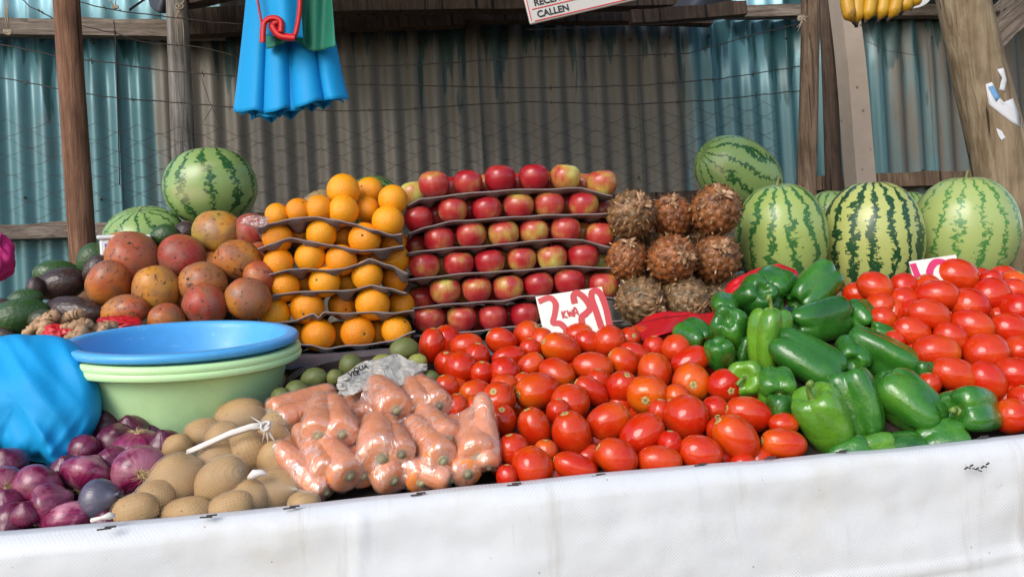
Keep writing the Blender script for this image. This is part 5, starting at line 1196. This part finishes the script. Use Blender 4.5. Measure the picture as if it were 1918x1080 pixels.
for key, lst in PB.items():
    its = heap(lst, lambda x, y: PH(x, y, -0.004)); os_ = []
    for i, a in enumerate(its):
        os_.append(ob('potato', POT[(i + len(key)) % 5], potato_skin(), loc=a['p'], rot=frame(cdir(*a['q'][4]), rng.uniform(0, 6)), scale=(a['D'] * 1.2, a['D'] * 1.2, a['L'] * 1.12), label=uniq(f"potato in {pl[key]}, {dict(front=look_p, back=look_b, side=look_s)[key][i]}"), cat='potato', group='potatoes in net bags'))
    v, f, c = hull_shell(os_, 0.0022, 76, 46, cdir(.9, .3, .1), squeeze=True)
    nb_ = ob('net_bag', mk('net', v, f), net_white(), loc=c, label={'front': 'white net bag of potatoes nearest the onions', 'back': 'white net bag of potatoes tied with a flat strip', 'side': 'white net bag of potatoes nearest the carrots'}[key], cat='net bag', group='net bags of potatoes')
    wf = nb_.modifiers.new('net', 'WIREFRAME'); wf.thickness = 0.0002; wf.use_even_offset = False; shells.append(nb_)
a = PH(330, 840, 0.0); k = depth_of(a) / FPX
ob('potato', POT[1], potato_skin(), loc=a, rot=frame(cdir(.8, .6, 0)), scale=(52 * k, 52 * k, 62 * k), label='loose potato between the magenta onion and the tied net bag', cat='potato', group='potatoes in net bags')
bpy.context.view_layer.update()
def ribbon(pts, w_, parent, name, mat, up):
    v = []; f = []
    for i, p in enumerate(pts):
        v += [p - up * w_ / 2, p - up * .1 * w_ + FWD * -.002, p + up * .1 * w_, p + up * w_ / 2]
    for i in range(len(pts) - 1):
        for q in range(3): f.append((i * 4 + q, i * 4 + q + 1, i * 4 + 5 + q, i * 4 + 4 + q))
    o = part(name, mk(name, v, f), mat, parent); thick(o, 0.0015); return o
d0 = depth_of(PH(430, 830)) - 0.055
ribbon([P(497, 797, d0), P(470, 799, d0 - .004), P(430, 812, d0 - .008), P(390, 830, d0 - .008), P(349, 848, d0 - .004)], 0.0105, shells[1], 'tie_strip', tie_white(), cdir(.25, 1, .2))
mb = MB(); c = P(498, 797, d0)
for k in range(5): mb.tube([c + Vector((math.cos(a_ + k) * .006, math.sin(a_ * 1.3) * .005 - .002, math.sin(a_ + k * 1.7) * .006)) for a_ in np.linspace(0, 6.0, 10)], .0016, 5)
for (x, y) in ((515, 835), (528, 850), (505, 850), (490, 835), (470, 780)): mb.tube([c, P((498 + x) / 2, (797 + y) / 2, d0 + .004), P(x, y, d0 + .02)], [.0016, .001, .0005], 4)
part('knot', mb.mesh('knot'), tie_white(), shells[1])
mb = MB(); dk = depth_of(PH(205, 967)) - .02; mb.tube([P(216, 965, dk), P(205, 965, dk - .004), P(190, 969, dk - .006), P(172, 974, dk - .004)], [.002, .0045, .002, .003], 8); part('twisted_end', mb.mesh('twist'), tie_white(), shells[0])
mb = MB(); dk = depth_of(PH(476, 888)) - .03; mb.tube([P(466, 894, dk), P(476, 887, dk - .003), P(490, 884, dk), P(500, 888, dk)], [.003, .006, .004, .002], 8); part('twisted_end', mb.mesh('twist'), tie_white(), shells[2])

# ================================================================== carrots in clear bags
def carrot(a, b, r, lab):
    """crown at a, tip at b"""
    L = (b - a).length; n = 16; mb = MB(); pts = []; rr = []; sd = rng.uniform(0, 50)
    for i in range(n + 1):
        t = i / n; pts.append(Vector((.03 * L * nz((t * 2, sd, 0)), .03 * L * nz((t * 2, 4, sd)), t * L)))
        rr.append(r * (1 - .36 * t ** 1.5) * (1 + .045 * nz((t * 14, sd, 1))) * (.80 if i == 0 else 1) * (1.0 if t < .93 else (1 - (t - .93) / .07 * .75)))
    mb.tube(pts, rr, 14); o = ob('carrot', mb.mesh('carrot'), carrot_skin(), loc=a, rot=frame((b - a).normalized(), rng.uniform(0, 6)), label=uniq(lab), cat='carrot', group='carrots in clear bags')
    m = MB(); v, f = lathe([(r * .34, .0), (r * .30, -.002), (r * .22, -.001), (r * .16, -.005), (.0005, -.005)], 12); m.add(v, f); ob('crown', m.mesh('crown'), carrot_crown(), o); return o
CB = [('laid at the back against the green basin', [((508,770),(592,741),21),((521,790),(582,770),21)], None),
 ('lying topmost at the basin side', [((597,816),(602,752),29),((641,813),(626,752),27)], None),
 ('leaning beside the potato nets', [((612,896),(560,800),25),((652,902),(600,832),31)], None),
 ('standing in the middle of the carrots', [((716,862),(700,788),35),((752,850),(726,792),24)], None),
 ('lowest at the board, end-on', [((738,906),(712,872),27)], None),
 ('slanting right of the middle one', [((832,868),(772,790),29),((840,822),(802,782),24)], None),
 ('nearest the tomatoes along the board', [((902,866),(884,792),33),((928,892),(912,838),21)], None),
 ('twisted shut at the top of the pile', [((742,768),(704,718),29)], (700, 758, 682, 728)),
 ('at the top next to the tomatoes', [((785,764),(775,732),25),((822,760),(794,732),25)], (822, 790, 872, 791)),
 ('flat on the board under the slanting bag', [((846,910),(796,884),21)], None),
 ('peeking out by the nearest potato net', [((606,932),(590,902),23)], None),
 ('buried left of the middle one', [((680,890),(662,840),26),((668,830),(655,790),24)], None),
 ('buried between the slanting and nearest-tomato bags', [((876,888),(858,836),26),((860,830),(848,790),22)], None),
 ('buried below the twisted bag', [((760,806),(745,780),26),((690,790),(672,760),26)], None),
 ('buried under the bag leaning by the potatoes', [((560,880),(548,840),22),((790,905),(775,870),24)], None)]
lifts = [0, .022, .006, .014, -.012, .008, .010, .018, .008, -.014, -.014, -.02, -.02, -.02, -.024]
low_board = {4, 9, 10}
for bi, (where, lst, tail) in enumerate(CB):
    os_ = []
    for i, (A, B, w_) in enumerate(lst):
        pa = PH(A[0], A[1], 0.010 + lifts[bi]); pb = PH(B[0], B[1], 0.004 + lifts[bi]); lift = Vector((0, 0, 0))
        if pa.y < BY1 + .03: pa.y = BY1 + .03
        pb = pa + (pb - pa).normalized() * max((pb - pa).length, .11)
        os_.append(carrot(pa + lift, pb + lift, w_ * depth_of(pa) / FPX * 1.24, f"{('thickest', 'second', 'rear')[i]} carrot in the bag {where}"))
    v, f, c = hull_shell(os_, 0.003, 64, 40, (os_[0].matrix_world.to_3x3() @ Vector((0, 0, 1))).normalized(), squeeze=True, jitter=.06, seed=bi * 3.1)
    film = ob('plastic_bag', mk('film', v, f), clear_film(), loc=c, label=uniq(f'clear plastic bag of carrots {where}'), cat='plastic bag', group='clear bags of carrots')
    bpy.context.view_layer.update()
    if tail:
        x0, y0, x1, y1 = tail; dd = depth_of(c) - .035
        def fn(s, t): 
            a_ = s * 2 * math.pi; r_ = .006 + .016 * t ** 1.5 * (1 + .5 * math.sin(a_ * 3 + 1)); cc = P(x0 + (x1 - x0) * t, y0 + (y1 - y0) * t, dd - .01 * t); return cc + (cdir(y0 - y1 and .4 or 0, 1, 0) * math.cos(a_) + cdir(.2, 0, 1) * math.sin(a_) * .6) * r_
        v, f = grid(fn, 40, 14); part('twisted_end', mk('tail', v, f), clear_film(), film)
# printed plastic bag thrown over the pile
def fn(s, t):
    x = 632 + 168 * s; top = 706 - 40 * math.sin(min(1, s * 1.3) * math.pi * .62) + 15 * sstep(.75, 1, s) + 3 * math.sin(s * 17); bot = 738 - 10 * s - 20 * s * s - 16 * sstep(.7, 1, s) + 4 * math.sin(s * 13)
    y = top + (bot - top) * t; p = P(x, y, depth_of(PH(x, y)) - 0.06); return p + FWD * (0.022 * nz((s * 5, t * 3, 1)) + 0.012 * nz((s * 13, t * 8, 3)) + .02 * (abs(s - .66) < .05) * .3)
v, f = grid(fn, 48, 20); pbag = ob('printed_bag', mk('bag', v, f), pale_film(), label='printed translucent white bag between the green fruit and carrots', cat='plastic bag'); thick(pbag, .001)
def text(body, size, loc, R, mat, parent, name='lettering', ext=.0004, bold=0.0, align='LEFT'):
    cu = bpy.data.curves.new(name, 'FONT'); cu.body = body; cu.size = size; cu.extrude = ext; cu.offset = bold; cu.align_x = align
    tmp = bpy.data.objects.new(name, cu); me = bpy.data.meshes.new_from_object(tmp); bpy.data.objects.remove(tmp); me.materials.clear(); me.materials.append(mat)
    o = bpy.data.objects.new(name, me); COL.objects.link(o); o.matrix_world = Matrix.Translation(loc) @ R.to_4x4()
    bpy.context.view_layer.update(); o.parent = parent; o.matrix_parent_inverse = parent.matrix_world.inverted(); return o
def basis(r, u):
    n = r.cross(u).normalized(); u = n.cross(r).normalized(); return Matrix((r.normalized(), u, n)).transposed()
bpy.context.view_layer.update()
for (s_, px, py) in (('QUA', 664, 697), ('VEE', 655, 706)):
    text(s_, .011, P(px, py, depth_of(PH(px, py)) - .085), basis(cdir(.95, .28, .1), cdir(-.2, .9, .3)), black_paint(), pbag, bold=.0003)

# ================================================================== small green fruit behind the carrots
LM = [(589,708,34,50,.1,'largest smooth green lime above the carrots'),(627,706,26,30,.3,'small green lime beside the largest one'),(657,684,38,42,.15,'scabby green lime against the printed bag'),(757,655,40,54,.25,'big rough green lime touching the upright tomato'),(781,677,26,38,1.0,'yellow lime between the printed bag and tomatoes'),(716,678,26,44,.75,'yellow-green lime behind the printed bag top'),(556,731,34,44,.15,'rough green lime lower toward the basin'),(526,742,30,38,.15,'green lime nearest the green basin'),(804,710,30,38,.1,'dark green lime below the printed bag tip')]
items = heap(LM, lambda x, y: PH(x, y, .01))
for i, a in enumerate(items):
    q = a['q']; o = ob('lime', LIM[i % 3], green_rind(), loc=a['p'], rot=frame(cdir(.9, .2, rng.uniform(-.5, .5))), scale=(a['D'] * 1.1, a['D'] * 1.1, a['L']), label=uniq(q[5]), cat='lime', group='green limes behind the carrots', color=(q[4], 0, 0)); ob('stem_button', OBUT, stem_brown(), o)

# ================================================================== price cards
def card(corners, d, label, strokes, mat, small=None):
    A, B, C, D_ = [P(x, y, dd) for (x, y), dd in zip(corners, d)]     # top-left, top-right, bottom-right, bottom-left
    n = (B - A).cross(A - D_).normalized()
    if n.dot(FWD) > 0: n = -n
    e = ob('price_card', mk('card', [A, B, C, D_], [(0, 1, 2, 3)], False), white_card(), label=label, cat='price card'); thick(e, .0025, 0); bpy.context.view_layer.update()
    def at(u, v_): return (A * (1 - u) + B * u) * (1 - v_) + (D_ * (1 - u) + C * u) * v_
    for nm, w_, pts in strokes:
        v = []; f = []; P3 = [at(*q) + n * .0022 for q in pts]
        fine = []
        for i in range(len(P3) - 1):
            p0 = P3[max(i - 1, 0)]; p1 = P3[i]; p2 = P3[i + 1]; p3 = P3[min(i + 2, len(P3) - 1)]
            for k in range(6):
                t = k / 6; fine.append(.5 * ((2 * p1) + (p2 - p0) * t + (2 * p0 - 5 * p1 + 4 * p2 - p3) * t * t + (3 * p1 - p0 - 3 * p2 + p3) * t ** 3))
        fine.append(P3[-1])
        for i, p in enumerate(fine):
            tg = (fine[min(i + 1, len(fine) - 1)] - fine[max(i - 1, 0)]).normalized(); s = n.cross(tg) * w_ * .5 * (1 + .12 * nz((i * .3, w_ * 900, 0))); v += [p - s, p + s]
        f = [(i * 2, i * 2 + 1, i * 2 + 3, i * 2 + 2) for i in range(len(fine) - 1)]
        o = part(nm, mk(nm, v, f, False), mat, e); thick(o, .0006)
    return e
card([(1003,556),(1127,537),(1149,622),(1022,640)], (1.54, 1.53, 1.50, 1.51), 'white price card lettered 3 KWA 20 in red, before the apple trays',
 [('digit', .0115, [(.03,.12),(.20,.07),(.27,.22),(.22,.45),(.17,.62),(.27,.66),(.33,.82),(.28,1.0)]), ('digit', .0125, [(.55,.28),(.56,.10),(.63,.06),(.72,.22),(.75,.42),(.68,.52),(.60,.60),(.58,.78),(.56,.95)]), ('digit', .0125, [(.96,.98),(.98,.60),(.97,.25),(.92,.08),(.84,.09),(.81,.25),(.83,.55),(.85,.98)]),
  ('lettering', .0036, [(.335,.40),(.335,.56)]), ('lettering', .0034, [(.39,.40),(.345,.49),(.395,.56)]), ('lettering', .0034, [(.415,.40),(.43,.54),(.45,.44),(.475,.54),(.49,.40)]), ('lettering', .0034, [(.50,.56),(.52,.38),(.545,.39),(.565,.54)]), ('lettering', .0034, [(.505,.48),(.56,.48)])], red_paint())
dc_ = depth_of(PH(1715, 548)) + .03
card([(1702,490),(1790,477),(1812,560),(1724,575)], (dc_ + .02, dc_ + .02, dc_ - .01, dc_ - .01), 'white price card lettered 10 in pink-red, stuck in the tomatoes under the watermelons',
 [('digit', .0115, [(.06,.06),(.10,.40),(.16,.95)]), ('digit', .0125, [(.44,.95),(.36,.55),(.36,.30),(.50,.12),(.66,.12),(.84,.28),(.88,.60),(.90,.95)])], pink_paint())

# ================================================================== hanging notice
nA = P(993, 46, 1.62); er = cdir(.97, .243, -.05); eu = cdir(-.150, .985, .03); Rn = basis(er, eu); er = Rn.col[0]; eu = Rn.col[1]; nn = Rn.col[2]
kk = 1.62 / FPX; Wn, Hn = 330 * kk, 270 * kk
mb = MB(); mb.box((Wn / 2, Hn / 2, -.004), (Wn, Hn, .008)); notice = ob('hanging_notice', mb.mesh('notice', False), sign_white(), loc=nA, rot=Rn, label='tilted white notice board lettered RECEIVE and CALLEN hung from the eaves', cat='sign'); bpy.context.view_layer.update()
bv = notice.modifiers.new('b', 'BEVEL'); bv.width = .003; bv.segments = 2
for y0 in (4, 26, 48):
    mb = MB(); mb.box((Wn * .5, y0 * kk, .0006), (Wn * .94, 1.5 * kk, .0012)); o = ob('rule_line', mb.mesh('line', False), red_trim(), notice)
for x0 in (4,):
    mb = MB(); mb.box((x0 * kk, 125 * kk, .0005), (1.5 * kk, 238 * kk, .001)); ob('rule_line', mb.mesh('line', False), red_trim(), notice)
for (s_, x, y, sz) in (('CALLEN', 17, 9, 17), ('RECEIVE', 16, 31, 17)):
    text(s_, sz * kk, nA + er * x * kk + eu * y * kk + nn * .0008, Rn, black_paint(), notice, bold=.0005)

# ================================================================== bananas
bun = ob('banana_bunch', None, loc=P(1650, -25, 1.72), label='ripe spotted banana bunch hanging beside the concrete post', cat='bananas'); bpy.context.view_layer.update()
BN = [(1586,-40,1582,18,1598,40,26),(1606,-42,1606,15,1604,44,27),(1630,-44,1634,10,1622,38,25),(1652,-44,1660,8,1646,36,26),(1676,-42,1686,6,1666,34,25),(1700,-44,1704,2,1690,22,26),(1668,-40,1672,-4,1660,26,24),(1716,-46,1724,-8,1708,12,24),(1645,-46,1648,-10,1636,24,24)]
for i, (x0, y0, x1, y1, x2, y2, w_) in enumerate(BN):
    d = 1.70 + (.04 if i in (6, 8) else 0) + .006 * (i % 2); a, m, e = P(x0, y0, d + .03), P(x1, y1, d), P(x2, y2, d + .012); pts = []; rr = []
    for k in range(15):
        t = k / 14; pts.append(a * (1 - t) ** 2 + m * 2 * t * (1 - t) * 1.0 + e * t * t); r = w_ * .5 * d / FPX; rr.append(r * (.45 + .55 * sstep(0, .25, t)) * (1 - .72 * sstep(.80, 1.0, t)))
    mb = MB(); mb.tube(pts, rr, 7); b_ = part('banana', mb.mesh('banana'), banana_skin(), bun)
    bpy.context.view_layer.update(); mb = MB(); dr = (pts[-1] - pts[-2]).normalized(); mb.tube([pts[-1] - dr * .004, pts[-1] + dr * .004, pts[-1] + dr * .009], [rr[-1] * 1.15, rr[-1], rr[-1] * .8], 7); part('tip', mb.mesh('tip'), banana_tip(), b_)
mb = MB(); mb.tube([P(1645, -130, 1.74), P(1648, -80, 1.74), P(1650, -38, 1.74)], [.012, .016, .03], 10); part('stalk', mb.mesh('stalk'), stem_brown(), bun)
v, f = lathe([(.001, 0), (.03, .002), (.05, .012), (.052, .012), (.03, -.002), (.001, -.004)], 40)
ob('white_plate', mk('plate', v, f), sign_white(), loc=P(1702, -14, 1.86), rot=frame(cdir(-.1, .25, 1)), label='white dish hanging behind the bananas', cat='dish')

# ================================================================== cloth bags hung for sale
HD = 1.74
def cloth(name, fn, mat, label, cat='cloth bag', nu=90, nv=34, parent=None, t=.0012):
    v, f = grid(fn, nu, nv)
    if parent is None: o = ob(name, mk(name, v, f), mat, label=label, cat=cat, group='cloth bags hung from the eaves')
    else: o = part(name, mk(name, v, f), mat, parent)
    thick(o, t); return o
def bag_layer(k, hem, lw, rw, dd):
    cr = [(.02, .27), (.27, .52), (.52, .78), (.78, 1.02)] if k % 2 == 0 else [(-.02, .18), (.18, .40), (.40, .63), (.63, .85), (.85, 1.02)]
    def fn(s, t):
        x0 = 466 - 29 * t ** 1.2 - lw * t; x1 = 612 + 12 * t + 30 * t * t + rw * t
        q = 0.0; lob = 0.0
        for n_, (c0, c1) in enumerate(cr):
            if c0 <= s <= c1:
                u_ = (s - c0) / (c1 - c0); q = math.sin(math.pi * u_) ** .6; lob = (u_ - .5) * (1 if n_ % 2 else -.6)
        x = x0 + (x1 - x0) * s + 2.0 * math.sin(s * 19 + k) * t
        hemy = hem + 10 * math.sin(s * 5.2 + .6) - 8 * q + 7 * lob + 3 * math.sin(s * 23 + k) - 12 * sstep(.72, 1, s) - 6 * sstep(.25, 0, s)
        y = -70 + (hemy + 70) * t; return P(x, y, HD + dd - (.034 * q - .02 * lob) * (.3 + .7 * t) - .03 * math.sin(math.pi * s) * t ** .7)
    return fn
labs = ['bright blue cloth bag at the front of the hanging bundle', 'second blue cloth bag layer in the hanging bundle', 'third blue cloth bag, its hem dipping below the others', 'rearmost blue cloth bag of the hanging bundle']
for k, (hem, lw, rw, dd) in enumerate(((208, 0, 0, 0.0), (216, -10, -16, .022), (222, -30, -34, .040), (214, -4, -10, .062))):
    cloth('cloth_bag', bag_layer(k, hem, lw, rw, dd), blue_nonwoven(), labs[k])
def gfn(s, t):
    x0 = 496 + 4 * t - 3 * math.sin(t * 3); x1 = 616 + 13 * t; x = x0 + (x1 - x0) * s
    hem = 92 - 22 * math.sin(min(1, s * 1.7) * math.pi) * .6 + 4 * math.sin(s * 11); y = -70 + (hem + 70) * t
    return P(x, y, HD - .055 + .012 * math.sin(s * 9 + t * 2) + .008 * math.sin(s * 21 + 3 * t) - .012 * t)
cloth('cloth_bag', gfn, green_nonwoven(), 'dark green cloth bag hung over the blue ones')
def nfn(s, t):
    x = 478 + 10 * t + (558 - 478) * s; hem = 66 + 6 * s; y = -70 + (hem + 70) * t; return P(x, y, HD - .085 - .012 * math.sin(math.pi * s) * (1) + .006 * math.sin(s * 8))
nv_ = cloth('cloth_bag', nfn, blue_nonwoven(), 'dark blue cloth bag with red trim in front of the green one'); bpy.context.view_layer.update()
def trim(pts, w_, dd, name='red_trim'):
    """a folded red border band standing off the cloth"""
    fine = []
    for i in range(len(pts) - 1):
        p0 = pts[max(i - 1, 0)]; p1 = pts[i]; p2 = pts[i + 1]; p3 = pts[min(i + 2, len(pts) - 1)]
        for k in range(8):
            t = k / 8; fine.append(tuple(.5 * ((2 * p1[j]) + (p2[j] - p0[j]) * t + (2 * p0[j] - 5 * p1[j] + 4 * p2[j] - p3[j]) * t * t + (3 * p1[j] - p0[j] - 3 * p2[j] + p3[j]) * t ** 3) for j in (0, 1)))
    fine.append(pts[-1]); v = []; f = []
    for i, p in enumerate(fine):
        q = fine[min(i + 1, len(fine) - 1)]; r = fine[max(i - 1, 0)]; tx, ty = q[0] - r[0], q[1] - r[1]; l = math.hypot(tx, ty) or 1; nx, ny = -ty / l * w_ * .5, tx / l * w_ * .5
        v += [P(p[0] + nx, p[1] + ny, HD - dd), P(p[0], p[1], HD - dd - .006), P(p[0] - nx, p[1] - ny, HD - dd)]
    for i in range(len(fine) - 1):
        for q in range(2): f.append((i * 3 + q, i * 3 + q + 1, i * 3 + 4 + q, i * 3 + 3 + q))
    o = part(name, mk(name, v, f), red_trim(), nv_); thick(o, .002)
trim([(562,-60),(562,0),(560,30),(555,58),(550,70)], 8, .100)
trim([(552,71),(540,70),(525,67),(515,58),(510,46),(522,40)], 13, .104)
trim([(526,60),(526,42),(518,35),(506,35),(496,42),(493,56),(492,80)], 10, .108)
trim([(476,-40),(484,10),(491,50),(492,78)], 3, .101)
